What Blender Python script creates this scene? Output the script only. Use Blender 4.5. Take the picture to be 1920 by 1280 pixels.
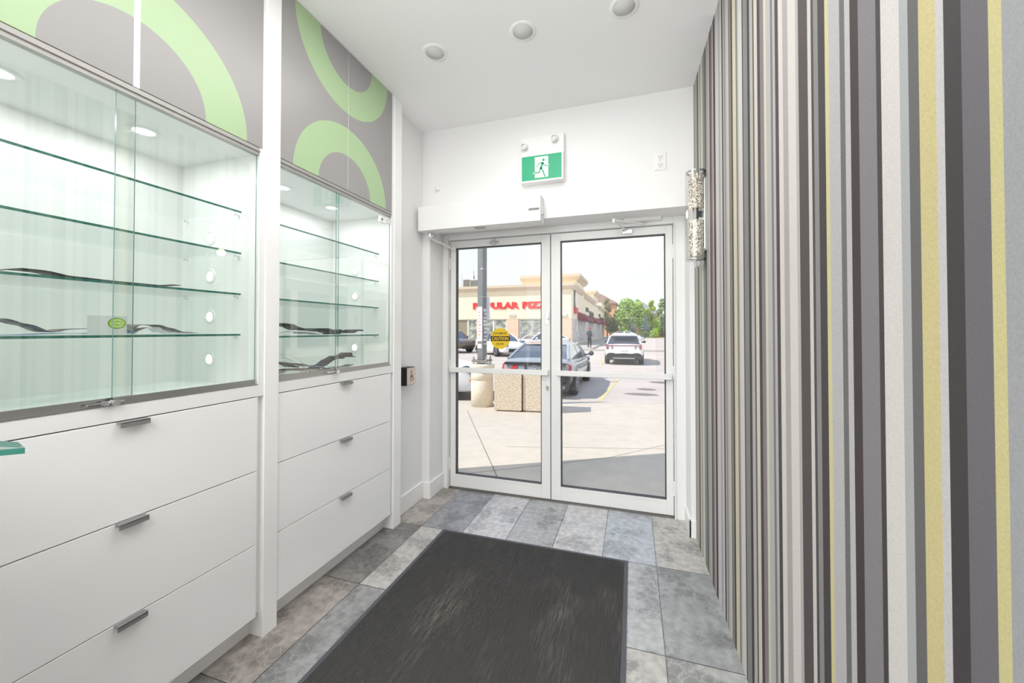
import bpy, math, random
from mathutils import Vector, Matrix
random.seed(7)
PI = math.pi
for o in list(bpy.data.objects): bpy.data.objects.remove(o)
S = bpy.context.scene
COL = S.collection

# ------------------------------------------------------------------ camera, sky, sun, lights, exposure
cd = bpy.data.cameras.new('camera'); cam = bpy.data.objects.new('camera', cd); COL.objects.link(cam)
cam.location = (0, 0, 1.30); cam.rotation_euler = (PI/2 + .0136, 0, .3043)
cd.sensor_width = 36; cd.lens = 36*720.3/1920; cd.shift_y = -31.2/1920
cd.clip_start = .02; cd.clip_end = 600
S.camera = cam
S.cycles.transparent_max_bounces = 32; S.cycles.max_bounces = 14; S.cycles.diffuse_bounces = 8
S.view_settings.view_transform = 'Standard'; S.view_settings.look = 'None'
S.view_settings.gamma = 1; S.view_settings.exposure = 0.12; S.view_settings.use_curve_mapping = False

W = bpy.data.worlds.new('sky'); S.world = W; W.use_nodes = True
nt = W.node_tree; nt.nodes.clear()
wo = nt.nodes.new('ShaderNodeOutputWorld'); bg = nt.nodes.new('ShaderNodeBackground')
tc = nt.nodes.new('ShaderNodeTexCoord'); sp = nt.nodes.new('ShaderNodeSeparateXYZ'); cr = nt.nodes.new('ShaderNodeValToRGB')
nt.links.new(tc.outputs['Generated'], sp.inputs[0]); nt.links.new(sp.outputs['Z'], cr.inputs[0])
nt.links.new(cr.outputs[0], bg.inputs[0]); nt.links.new(bg.outputs[0], wo.inputs[0])
e = cr.color_ramp.elements
e[0].position = 0; e[0].color = (.97, .98, 1, 1); e[1].position = .9; e[1].color = (.50, .66, .95, 1)
m_ = e.new(.12); m_.color = (.96, .975, 1.0, 1)
m_ = e.new(.35); m_.color = (.88, .925, 1.0, 1)
bg.inputs[1].default_value = 1.0

def lamp(name, kind, loc, energy, size=None, sy=None, rot=(0, 0, 0), col=(1, 1, 1), **k):
    l = bpy.data.lights.new(name, kind); l.energy = energy; l.color = col
    if kind == 'AREA':
        l.shape = 'RECTANGLE'; l.size = size; l.size_y = sy or size
    for a, b in k.items(): setattr(l, a, b)
    o = bpy.data.objects.new(name, l); COL.objects.link(o); o.location = loc; o.rotation_euler = rot
    return o
az, el = math.radians(32), math.radians(48)
sd = Vector((math.cos(el)*math.cos(az), math.cos(el)*math.sin(az), -math.sin(el)))
sun = lamp('sun', 'SUN', (0, 0, 20), 4.4, col=(1, .94, .87), angle=.01)
sun.rotation_euler = sd.to_track_quat('-Z', 'Y').to_euler()
# the shop's ceiling lighting (shop floor behind the camera), and a fill lamp added over the entrance bay
lamp('ceiling_area_light', 'AREA', (-1.3, -2.0, 2.80), 150, 3.6, 3.2, col=(1, .99, .97))
lamp('ceiling_area_light', 'AREA', (-.55, 1.35, 2.82), 17, 1.0, 1.3, col=(1, .99, .97))

lamp('rear_fill_light', 'AREA', (-1.4, -4.85, 1.45), 40, 4.2, 2.3, rot=(PI/2, 0, 0), col=(.97, .985, 1))  # fill lamp added at the rear to light ceiling and front wall evenly
lamp('uplight_fill', 'AREA', (-1.5, -2.0, 1.5), 150, 4.2, 4.0, rot=(PI, 0, 0), col=(1, .995, .98))  # upward fill lamp added to brighten the ceiling; no fixture stands there

# ------------------------------------------------------------------ materials
def lin(c):
    return tuple(((v/255)/12.92 if v/255 <= .04045 else ((v/255+.055)/1.055)**2.4) for v in c) + (1,)
def mat(name, c, rough=.5, metal=0, emit=None, es=1, spec=None, noise=None, bump=None, coat=0, lineal=False):
    m = bpy.data.materials.new(name); m.use_nodes = True; t = m.node_tree
    b = t.nodes['Principled BSDF']
    b.inputs['Base Color'].default_value = lin(c); b.inputs['Roughness'].default_value = rough; b.inputs['Metallic'].default_value = metal
    if spec is not None: b.inputs['Specular IOR Level'].default_value = spec
    if coat: b.inputs['Coat Weight'].default_value = coat; b.inputs['Coat Roughness'].default_value = .05
    if emit: b.inputs['Emission Color'].default_value = lin(emit); b.inputs['Emission Strength'].default_value = es
    if noise:      # (scale, second colour, (sx,sy,sz) stretch, lo, hi)
        sc, c2, st, lo, hi = noise
        x = t.nodes.new('ShaderNodeTexCoord'); mp = t.nodes.new('ShaderNodeMapping'); n = t.nodes.new('ShaderNodeTexNoise')
        r = t.nodes.new('ShaderNodeMapRange'); mx = t.nodes.new('ShaderNodeMix'); mx.data_type = 'RGBA'
        mp.inputs['Scale'].default_value = st; n.inputs['Scale'].default_value = sc; n.inputs['Detail'].default_value = 6
        r.inputs['From Min'].default_value = lo; r.inputs['From Max'].default_value = hi
        mx.inputs[6].default_value = lin(c); mx.inputs[7].default_value = lin(c2)
        t.links.new(x.outputs['Object'], mp.inputs[0]); t.links.new(mp.outputs[0], n.inputs[0]); t.links.new(n.outputs[0], r.inputs[0])
        t.links.new(r.outputs[0], mx.inputs[0]); t.links.new(mx.outputs[2], b.inputs['Base Color'])
    if bump:       # (scale, strength)
        x = t.nodes.new('ShaderNodeTexCoord'); n = t.nodes.new('ShaderNodeTexNoise'); bp = t.nodes.new('ShaderNodeBump')
        n.inputs['Scale'].default_value = bump[0]; bp.inputs['Strength'].default_value = bump[1]; bp.inputs['Distance'].default_value = .01
        t.links.new(x.outputs['Object'], n.inputs[0]); t.links.new(n.outputs[0], bp.inputs['Height']); t.links.new(bp.outputs[0], b.inputs['Normal'])
    return m
def glass(name, tint=(250, 253, 252), refl=1.0, rough=0):
    m = bpy.data.materials.new(name); m.use_nodes = True; t = m.node_tree; t.nodes.clear()
    o = t.nodes.new('ShaderNodeOutputMaterial'); mx = t.nodes.new('ShaderNodeMixShader'); tr = t.nodes.new('ShaderNodeBsdfTransparent')
    gl = t.nodes.new('ShaderNodeBsdfGlossy'); fr = t.nodes.new('ShaderNodeLayerWeight'); mu = t.nodes.new('ShaderNodeMath'); mu.operation = 'MULTIPLY_ADD'
    pw = t.nodes.new('ShaderNodeMath'); pw.operation = 'POWER'; pw.inputs[1].default_value = 5; fr.inputs['Blend'].default_value = .5
    tr.inputs[0].default_value = lin(tint); gl.inputs['Roughness'].default_value = rough
    mu.inputs[1].default_value = .96*min(refl, 1); mu.inputs[2].default_value = .04*refl      # Schlick reflectance of one glass face
    t.links.new(fr.outputs['Facing'], pw.inputs[0]); t.links.new(pw.outputs[0], mu.inputs[0]); t.links.new(mu.outputs[0], mx.inputs[0]); t.links.new(tr.outputs[0], mx.inputs[1])
    t.links.new(gl.outputs[0], mx.inputs[2]); t.links.new(mx.outputs[0], o.inputs[0])
    return m
M = {}
M['paint'] = mat('white_wall_paint', (233, 233, 233), .55)
M['ceil'] = mat('ceiling_paint', (243, 243, 243), .7)
M['lacquer'] = mat('white_lacquer', (242, 242, 242), .12)
M['carcass'] = mat('white_carcass', (236, 237, 236), .45)
M['white'] = mat('white_plastic', (236, 236, 235), .35)
M['alu'] = mat('white_aluminium', (228, 228, 227), .35)
M['gasket'] = mat('dark_gasket', (70, 70, 72), .6)
M['gap'] = mat('shadow_gap', (60, 60, 62), .8)
M['brushed'] = mat('brushed_metal', (178, 178, 176), .3, .9)
M['track'] = mat('satin_track', (165, 163, 160), .4, .3)
M['handle'] = mat('steel_handle', (150, 150, 151), .4, .5)
M['chrome'] = mat('chrome', (225, 225, 228), .08, 1)
M['pane'] = glass('door_glass', (252, 253, 252), .5)
M['case_pane'] = glass('case_glass', (254, 255, 254), 1.8)
M['shelf'] = glass('shelf_glass', (249, 252, 251), .8)
M['shelf_edge'] = mat('shelf_glass_edge', (16, 104, 90), .15, coat=.5)
M['edge_dark'] = mat('pane_edge', (95, 130, 125), .2)
M['lit'] = mat('lit_lens', (255, 255, 255), .4, emit=(255, 255, 252), es=2.2)
M['black'] = mat('black_plastic', (24, 24, 26), .4)
M['darkcloth'] = mat('dark_cloth', (52, 50, 54), .8)

# ------------------------------------------------------------------ mesh builder
class MB:
    def __init__(s): s.v = []; s.f = []; s.m = []; s.sm = []; s.c = None
    def add(s, vs, fs, mi=0, smooth=False):
        b = len(s.v); s.v += [tuple(v) for v in vs]
        for f in fs: s.f.append(tuple(b+i for i in f)); s.m.append(mi); s.sm.append(smooth)
        return s
    def box(s, x0, x1, y0, y1, z0, z1, mi=0):
        return s.add([(x0,y0,z0),(x1,y0,z0),(x1,y1,z0),(x0,y1,z0),(x0,y0,z1),(x1,y0,z1),(x1,y1,z1),(x0,y1,z1)],
              [(0,3,2,1),(4,5,6,7),(0,1,5,4),(1,2,6,5),(2,3,7,6),(3,0,4,7)], mi)
    def prism(s, poly, d, mi=0):       # poly: 3D points, d: extrusion vector
        n = len(poly); d = Vector(d); A = [Vector(p) for p in poly]
        return s.add(A+[a+d for a in A], [tuple(range(n))[::-1], tuple(range(n, 2*n))]+[(i,(i+1)%n,n+(i+1)%n,n+i) for i in range(n)], mi)
    def cyl(s, p0, p1, r0, r1=None, n=20, mi=0, caps=True):
        r1 = r0 if r1 is None else r1
        p0 = Vector(p0); p1 = Vector(p1); d = (p1-p0).normalized(); a = d.orthogonal().normalized(); b = d.cross(a)
        vs = []
        for p, r in ((p0, r0), (p1, r1)):
            for i in range(n):
                t = 2*PI*i/n; vs.append(p+a*(r*math.cos(t))+b*(r*math.sin(t)))
        s.add(vs, [(i,(i+1)%n,n+(i+1)%n,n+i) for i in range(n)], mi, True)
        if caps: s.add(vs, [tuple(range(n))[::-1], tuple(range(n, 2*n))], mi)
        return s
    def lathe(s, c, prof, n=32, mi=0, axis='z'):    # prof: (r, h)
        vs = []
        for r, h in prof:
            for i in range(n):
                t = 2*PI*i/n; a, b = r*math.cos(t), r*math.sin(t)
                vs.append({'z':(c[0]+a,c[1]+b,c[2]+h),'y':(c[0]+a,c[1]+h,c[2]-b),'x':(c[0]+h,c[1]+a,c[2]+b)}[axis])
        fs = []
        for k in range(len(prof)-1):
            for i in range(n): fs.append((k*n+i, k*n+(i+1)%n, (k+1)*n+(i+1)%n, (k+1)*n+i))
        return s.add(vs, fs, mi, True)
    def tube(s, pts, r, n=8, mi=0):
        for a, b in zip(pts[:-1], pts[1:]): s.cyl(a, b, r, n=n, mi=mi)
        return s
    def build(s, name, mats, parent=None, bevel=0, kind=None, **tags):
        me = bpy.data.meshes.new(name); me.from_pydata(s.v, [], s.f)
        if not isinstance(mats, (list, tuple)): mats = [mats]
        for m in mats: me.materials.append(m)
        me.polygons.foreach_set('material_index', s.m); me.polygons.foreach_set('use_smooth', s.sm)
        if s.c:
            at = me.color_attributes.new('tone', 'FLOAT_COLOR', 'CORNER')
            k = 0
            for p, c in zip(me.polygons, s.c):
                for _ in p.loop_indices: at.data[k].color = c; k += 1
        me.update()
        o = bpy.data.objects.new(name, me); COL.objects.link(o)
        if parent:
            o.parent = parent
            P = parent; off = Vector()
            if getattr(P, 'type', '') == 'EMPTY' and P.get('worldbuilt'): o.location = -Vector(P.location)
        if bevel:
            b = o.modifiers.new('bevel', 'BEVEL'); b.width = bevel; b.segments = 2; b.limit_method = 'ANGLE'
        if kind: o['kind'] = kind
        for k, v in tags.items(): o[k] = v
        return o
def thing(name, label, cat, loc=(0, 0, 0), group=None, rz=0, world=True):
    o = bpy.data.objects.new(name, None); COL.objects.link(o); o.location = loc; o.rotation_euler = (0, 0, rz)
    o['label'] = label; o['category'] = cat
    if world: o['worldbuilt'] = 1
    if group: o['group'] = group
    return o
def T(label, cat, group=None):
    d = dict(label=label, category=cat)
    if group: d['group'] = group
    return d
STRUCT = dict(kind='structure')

# ------------------------------------------------------------------ room shell
H = 2.851; D1 = 2.658; D2 = 2.90
wx = lambda y: .4434 - .0258*y            # striped wall's face
mb = MB(); mb.box(-2.05, -1.985, .30, 3.05, 0, 2.95); mb.box(-1.985, -1.57, 2.265, D1, 0, 2.95)
mb.box(-4.1, -2.05, .30, .40, 0, 2.95); mb.box(-4.1, -4.0, -5, .30, 0, 2.95)
mb.build('wall_left', M['paint'], **STRUCT)
mb = MB(); mb.box(-1.985, -1.505, D1, 3.05, 0, 2.95); mb.box(.346, .62, D1, 3.05, 0, 2.95); mb.box(-1.505, .346, D1, 3.05, 2.0914, 2.95)
mb.build('wall_front', M['paint'], **STRUCT)
MB().box(-4.1, .9, -5.1, -5, 0, 2.95).build('wall_back', M['paint'], **STRUCT)
wn = MB().box(-3.55, -3.5, -5, -4.93, .25, 2.65).box(.70, .75, -5, -4.93, .25, 2.65).box(-3.5, .70, -5, -4.93, .25, .3).box(-3.5, .70, -5, -4.93, 2.6, 2.65).box(-1.43, -1.38, -5, -4.93, .3, 2.6).build('added_window_1', M['alu'], **STRUCT)  # unseen window, added only to go with the rear fill lamp
MB().box(-3.5, .70, -4.99, -4.98, .3, 2.6).build('added_window_pane', mat('frosted_pane', (235, 238, 240), .3), wn)
MB().box(-4.1, .9, -5.1, .40, H, 2.95).box(-2.05, .9, .40, 3.05, H, 2.95).build('ceiling', M['ceil'], **STRUCT)
MB().box(-4.1, .9, -5.1, .40, 2.951, 3.04).box(-2.05, .9, .40, 3.05, 2.951, 3.04).build('roof_slab', M['paint'], **STRUCT)

# striped wallpaper wall: stripe edges measured along the wall, each stripe its own colour
STR = [(1302.2,(215,215,212)),(1303.1,(90,92,85)),(1305,(160,157,153)),(1308.8,(188,180,175)),(1309.8,(150,140,140)),(1311.9,(105,95,85)),
(1314.6,(205,203,188)),(1316,(145,142,130)),(1320,(210,210,205)),(1324.2,(140,141,135)),(1326,(78,76,70)),(1329,(165,165,158)),
(1333.1,(183,180,174)),(1335.2,(80,66,64)),(1337.1,(140,125,128)),(1337.9,(100,80,80)),(1340.2,(190,180,182)),(1344,(80,74,75)),
(1350,(205,200,200)),(1353.1,(173,170,168)),(1356.3,(205,200,199)),(1358.8,(78,72,70)),(1361,(180,175,180)),(1362.9,(135,130,138)),
(1365.8,(180,177,174)),(1369.2,(198,195,182)),(1372.1,(130,127,115)),(1374,(140,128,135)),(1376.9,(80,70,65)),(1383.1,(205,200,178)),
(1385.8,(133,128,115)),(1387.9,(180,175,170)),(1395,(207,203,202)),(1396.9,(80,78,76)),(1405,(133,132,130)),(1409.4,(70,66,65)),
(1415.2,(175,173,170)),(1417.7,(92,84,78)),(1423.8,(204,197,188)),(1429,(78,70,66)),(1436,(133,125,128)),(1440.4,(202,198,184)),
(1449,(178,177,174)),(1452.9,(122,120,120)),(1457.5,(180,175,178)),(1463.8,(78,72,70)),(1472,(207,201,198)),(1481.7,(168,163,161)),
(1496.3,(205,202,197)),(1501.7,(175,172,168)),(1519.2,(82,75,76)),(1525.8,(197,191,189)),(1530.4,(76,74,72)),(1538.8,(133,131,131)),
(1552,(68,63,64)),(1559.2,(196,188,145)),(1580,(173,172,173)),(1589.6,(103,102,101)),(1599.6,(175,173,174)),(1615.4,(64,57,57)),
(1648.8,(124,121,125)),(1658,(65,61,60)),(1693,(197,193,190)),(1709.6,(160,162,163)),(1729.6,(96,95,95)),(1761.7,(187,177,130)),
(1777.3,(182,180,180)),(1810.6,(62,57,59)),(1862.2,(100,97,102)),(1887.7,(185,178,130)),(1960,(146,147,150))]
def wall_y(px):      # distance along the wall for a measured stripe edge
    F, yaw = 720.3, -.3043
    u = (px-960)/F; dx = math.sin(yaw)+math.cos(yaw)*u; dy = math.cos(yaw)-math.sin(yaw)*u
    return .4434*dy/(dx+.0258*dy)
edges = [(min(D1+.02, wall_y(p)), c) for p, c in STR]
ya = D1+.02; mb = MB(); mb.c = []; seq = []
for y, c in edges:
    if y < ya-1e-5: seq.append((ya, y, c)); ya = y
rep = [(a-b, c) for a, b, c in seq]; k = 20
while ya > -5:       # the pattern goes on behind the camera
    w, c = rep[k % len(rep)]; k += 7; w = max(w, .008); seq.append((ya, ya-w, c)); ya -= w
for a, b, c in seq:
    mb.add([(wx(a), a, 0), (wx(b), b, 0), (wx(b), b, H), (wx(a), a, H)], [(0, 1, 2, 3)])
    l = lin(c); mb.c.append((l[0], l[1], l[2], 1))
n0 = len(mb.f); yb = ya
mb.add([(wx(D1+.02)+.15, D1+.02, 0), (wx(yb)+.15, yb, 0), (wx(yb)+.15, yb, H), (wx(D1+.02)+.15, D1+.02, H)], [(3, 2, 1, 0)])
mb.add([(wx(D1+.02), D1+.02, H), (wx(yb), yb, H), (wx(yb)+.15, yb, H), (wx(D1+.02)+.15, D1+.02, H)], [(0, 1, 2, 3)])
mb.add([(wx(D1+.02), D1+.02, 0), (wx(D1+.02)+.15, D1+.02, 0), (wx(D1+.02)+.15, D1+.02, H), (wx(D1+.02), D1+.02, H)], [(0, 1, 2, 3)])
mb.c += [(.6, .6, .6, 1)]*(len(mb.f)-n0)
def tone_mat(name, rough, fac=1.0, nscale=0, namp=0, bump=None, spec=.3):
    m = mat(name, (200, 200, 200), rough, spec=spec, bump=bump); t = m.node_tree; b = t.nodes['Principled BSDF']
    a = t.nodes.new('ShaderNodeAttribute'); a.attribute_name = 'tone'
    n = t.nodes.new('ShaderNodeTexNoise'); n.inputs['Scale'].default_value = nscale or 50; n.inputs['Detail'].default_value = 4
    x = t.nodes.new('ShaderNodeTexCoord'); t.links.new(x.outputs['Object'], n.inputs[0])
    r = t.nodes.new('ShaderNodeMapRange'); r.inputs['From Min'].default_value = .3; r.inputs['From Max'].default_value = .7
    r.inputs['To Min'].default_value = fac*(1-namp); r.inputs['To Max'].default_value = fac*(1+namp)
    v = t.nodes.new('ShaderNodeVectorMath'); v.operation = 'SCALE'
    t.links.new(n.outputs[0], r.inputs[0]); t.links.new(a.outputs['Color'], v.inputs[0]); t.links.new(r.outputs[0], v.inputs['Scale'])
    t.links.new(v.outputs[0], b.inputs['Base Color'])
    return m
mb.build('wall_right', tone_mat('striped_wallpaper', .7, .81, 300, .08), **STRUCT)

# floor tiles: 0.2925 x 0.61 printed porcelain planks, each tile its own tone; a shader adds worn print and dendrites
def tile_material():
    m = mat('printed_floor_tile', (170, 170, 170), .32); t = m.node_tree; b = t.nodes['Principled BSDF']; N = t.nodes.new; L = t.links.new
    x = N('ShaderNodeTexCoord'); a = N('ShaderNodeAttribute'); a.attribute_name = 'tone'
    # per tile offset so that prints do not continue across joints
    off = N('ShaderNodeVectorMath'); off.operation = 'SCALE'; off.inputs['Scale'].default_value = 37
    L(a.outputs['Color'], off.inputs[0])
    ad = N('ShaderNodeVectorMath'); ad.operation = 'ADD'; L(x.outputs['Object'], ad.inputs[0]); L(off.outputs[0], ad.inputs[1])
    n1 = N('ShaderNodeTexNoise'); n1.inputs['Scale'].default_value = 5; n1.inputs['Detail'].default_value = 8; n1.inputs['Roughness'].default_value = .65; L(ad.outputs[0], n1.inputs[0])
    n2 = N('ShaderNodeTexNoise'); n2.inputs['Scale'].default_value = 30; n2.inputs['Detail'].default_value = 6; L(ad.outputs[0], n2.inputs[0])
    vo = N('ShaderNodeTexVoronoi'); vo.feature = 'DISTANCE_TO_EDGE'; vo.inputs['Scale'].default_value = 22
    wa = N('ShaderNodeVectorMath'); wa.operation = 'MULTIPLY_ADD'; wa.inputs[1].default_value = (.12, .12, .12); L(n1.outputs['Color'], wa.inputs[0]); L(ad.outputs[0], wa.inputs[2])
    L(wa.outputs[0], vo.inputs['Vector'])
    def mr(s, a0, a1, b0, b1):
        r = N('ShaderNodeMapRange'); r.inputs[1].default_value = a0; r.inputs[2].default_value = a1; r.inputs[3].default_value = b0; r.inputs[4].default_value = b1
        L(s, r.inputs[0]); return r.outputs[0]
    def mul(p, q):
        r = N('ShaderNodeMath'); r.operation = 'MULTIPLY'; L(p, r.inputs[0]); L(q, r.inputs[1]); return r.outputs[0]
    blot = mr(n1.outputs[0], .50, .56, 1.0, .66)
    fine = mr(n2.outputs[0], .3, .7, .76, 1.16)
    dend = mr(vo.outputs['Distance'], .0, .045, 1.0, .0)             # light branching lines inside the dark blotches
    inb = mr(n1.outputs[0], .51, .56, 0, .42)
    k = mul(blot, fine); li = mul(dend, inb)
    s = N('ShaderNodeMath'); s.operation = 'ADD'; L(k, s.inputs[0]); L(li, s.inputs[1])
    v = N('ShaderNodeVectorMath'); v.operation = 'SCALE'; L(a.outputs['Color'], v.inputs[0]); L(s.outputs[0], v.inputs['Scale'])
    L(v.outputs[0], b.inputs['Base Color'])
    return m
tones = {(-6,0):(168,161,155),(-5,0):(146,147,152),(-4,0):(193,191,194),(-3,0):(166,167,169),(-2,0):(192,190,190),(-1,0):(178,182,188),(0,0):(183,180,175),(1,0):(160,160,158),
 (-6,1):(136,133,131),(-5,1):(182,179,176),(-1,1):(172,173,174),(0,1):(150,152,153),(1,1):(160,160,160),
 (-6,2):(165,158,153),(-5,2):(150,150,151),(-1,2):(176,173,169),(0,2):(165,165,164),(-7,2):(150,146,142),(-6,3):(140,138,136),(-5,3):(178,175,171)}
rnd = random.Random(3); mb = MB(); mb.c = []
TW, TL = .2925, .61; g = .0016
mb.box(-4.1, .9, -5.1, 2.99, -.1, -.003); mb.c = [(.16, .16, .155, 1)]*6
for i in range(-15, 3):
    for j in range(0, 14):
        x0 = .12+i*TW; y1 = (2.88 if j == 0 else 2.272-(j-1)*TL); y0 = 2.272-j*TL
        if j == 0: y1 = 2.99
        c = tones.get((i, j)) or rnd.choice([(150,148,147),(182,180,178),(165,163,160),(132,133,137),(172,172,175)])
        l = lin(c); j_ = rnd.uniform(-.004, .004)
        a, b2, c0, c1 = max(-4.1, x0+g), min(.9, x0+TW-g), y0+g, y1-g
        if b2 <= a: continue
        mb.add([(a,c0,0),(b2,c0,0),(b2,c1,0),(a,c1,0)], [(0,1,2,3)]); mb.c.append((l[0]+j_, l[1]+j_, l[2]+j_, 1))
mb.build('floor', tile_material(), **STRUCT)

# baseboards
MB().box(-1.572, -1.556, 2.268, D1, 0, .125).box(-1.556, -1.505, D1-.014, D1, 0, .125).box(-1.505, -1.492, D1-.014, 2.87, 0, .125).build('baseboard_left', M['white'], bevel=.003, **STRUCT)
MB().box(.333, wx(D1)+.0, D1-.014, D1, 0, .11).box(.333, .347, D1-.014, 2.87, 0, .11).build('baseboard_right', M['white'], bevel=.003, **STRUCT)

# ------------------------------------------------------------------ entrance doors and frame
fr = MB()
fr.box(-1.505, -1.452, D2-.03, D2+.09, 0, 2.0914).box(.272, .346, D2-.03, D2+.09, 0, 2.0914).box(-1.452, .272, D2-.03, D2+.09, 2.042, 2.0914)
fr.box(-1.46, -1.452, D2-.045, D2-.03, 0, 2.05).box(.272, .28, D2-.045, D2-.03, 0, 2.05)
fr.build('trim_1', M['alu'], bevel=.003, **STRUCT)
MB().box(-1.505, .346, D2-.02, D2+.12, 0, .008).build('trim_2', mat('threshold_metal', (120, 118, 115), .4, .7), **STRUCT)
def leaf(n, xa, xb, gx0, gx1):
    y0, y1 = D2, D2+.045
    d = MB(); d.box(xa, gx0, y0, y1, .010, 2.038).box(gx1, xb, y0, y1, .010, 2.038).box(gx0, gx1, y0, y1, .010, .112).box(gx0, gx1, y0, y1, 1.98, 2.038)
    o = d.build('door_%d' % n, M['alu'], bevel=.002, **STRUCT)
    q = MB()
    for a, b, z0, z1 in ((gx0, gx0+.007, .112, 1.98), (gx1-.007, gx1, .112, 1.98), (gx0, gx1, .112, .119), (gx0, gx1, 1.973, 1.98)): q.box(a, b, y0+.006, y1-.006, z0, z1)
    q.build('gasket', M['gasket'], o)
    q = MB(); q.box(gx0, gx1, y0-.004, y0+.008, .100, .114); q.build('glazing_bead', M['alu'], o)
    MB().box(gx0+.004, gx1-.004, y0+.019, y0+.025, .115, 1.977).build('glass_pane', M['pane'], o)
    return o
dl = leaf(1, -1.448, -.603, -1.400, -.672)
dr = leaf(2, -.597, .268, -.524, .222)
# push bars
for o, xa, xb in ((dl, -1.435, -.612), (dr, -.548, .257)):
    b = MB().box(xa, xb, D2-.045, D2-.028, .956, .996)
    b.box(xa+.001, xa+.035, D2-.0285, D2, .958, .994).box(xb-.035, xb-.001, D2-.0285, D2, .958, .994)
    pb = b.build('push_bar', M['alu'], o, bevel=.004)
    sc0 = xa+.012 if o is dl else xb-.012
    MB().cyl((sc0, D2-.047, .976), (sc0, D2-.044, .976), .0028, n=10).build('screw', M['brushed'], pb)
MB().box(-.64, -.612, D2-.004, D2, 1.34, 1.44).cyl((-.626, D2-.014, 1.39), (-.626, D2-.003, 1.39), .011, n=16).cyl((-.626, D2-.02, 1.39), (-.626, D2-.012, 1.39), .006, n=12).build('lock_cylinder', M['brushed'], dl, bevel=.001)
MB().cyl((-.626, D2-.016, .86), (-.626, D2, .86), .011, n=16).box(-.631, -.621, D2-.024, D2-.012, .845, .875).build('thumb_turn', M['brushed'], dl)
MB().box(-.6055, -.5985, D2+.004, D2+.03, .02, 2.03).build('weather_strip', M['gasket'], dl)
for z in (.2, 1.0, 1.85):
    MB().cyl((-1.450, D2-.004, z-.05), (-1.450, D2-.004, z+.05), .006, n=10).build('hinge', M['alu'], dl)
    MB().cyl((.270, D2-.004, z-.05), (.270, D2-.004, z+.05), .006, n=10).build('hinge', M['alu'], dr)
# bracket on the left leaf head
MB().box(-1.10, -1.02, D2-.012, D2, 1.992, 2.012).box(-1.075, -1.045, D2-.03, D2-.01, 1.985, 2.018).cyl((-1.06, D2-.034, 1.99), (-1.06, D2-.034, 2.03), .008, n=10).build('bracket', M['chrome'], dl, bevel=.002)

# caution disc on the left leaf
ty = D2+.019
YEL = mat('yellow_vinyl', (224, 188, 20), .4); BLK = mat('black_vinyl', (30, 26, 20), .4)
cs = thing('caution_sticker', 'round yellow AUTOMATIC CAUTION DOOR sticker on the left door glass', 'sticker', (-1.016, ty-.001, 1.232))
n = 48; R = .083
MB().prism([(-1.016+R*math.cos(2*PI*i/n), ty-.0015, 1.232+R*math.sin(2*PI*i/n)) for i in range(n)], (0, .001, 0)).build('disc', YEL, cs)
pts = [(-1.016+R*math.cos(a), ty-.002, 1.232+R*math.sin(a)) for a in [math.radians(d) for d in (-14, -7, 0, 7, 14)]]
pts += [(-1.016+R*math.cos(a), ty-.002, 1.232+R*math.sin(a)) for a in [math.radians(d) for d in (166, 173, 180, 187, 194)]]
MB().prism(pts, (0, .0004, 0)).build('band', BLK, cs)
def text(name, s, m, w, h, cx, y, cz, parent, axis='-y', depth=.0006, bold=.0, cy=None):
    cu = bpy.data.curves.new(name, 'FONT'); cu.body = s; cu.size = 1; cu.extrude = .01; cu.offset = bold; cu.resolution_u = 3
    ob = bpy.data.objects.new(name, cu); COL.objects.link(ob); bpy.context.view_layer.update()
    me = bpy.data.meshes.new_from_object(ob); bpy.data.objects.remove(ob)
    xs = [v.co.x for v in me.vertices]; ys = [v.co.y for v in me.vertices]; zs = [v.co.z for v in me.vertices]
    x0, x1, y0, y1 = min(xs), max(xs), min(ys), max(ys)
    for v in me.vertices:
        u = (v.co.x-x0)/(x1-x0)-.5; t = (v.co.y-y0)/(y1-y0)-.5; d = v.co.z/(.02 if max(zs) > 0 else 1)
        if axis == '-y': v.co = (cx+u*w, y-d*depth, cz+t*h)
        elif axis == '+x': v.co = (y+d*depth, cx+u*w, cz+t*h)       # here cx is the y centre, y the x plane
        elif axis == '-x': v.co = (y-d*depth, cx-u*w, cz+t*h)
    me.materials.clear(); me.materials.append(m); me.name = name
    o = bpy.data.objects.new(name, me); COL.objects.link(o)
    if parent:
        o.parent = parent
        if parent.type == 'EMPTY' and parent.get('worldbuilt'): o.location = -Vector(parent.location)
    return o
text('lettering', 'AUTOMATIC', BLK, .118, .015, -1.016, ty-.0025, 1.274, cs, bold=.01)
text('lettering', 'CAUTION', YEL, .142, .027, -1.016, ty-.0035, 1.232, cs, bold=.03)
text('lettering', 'DOOR', BLK, .062, .015, -1.016, ty-.0025, 1.189, cs, bold=.01)

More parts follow.
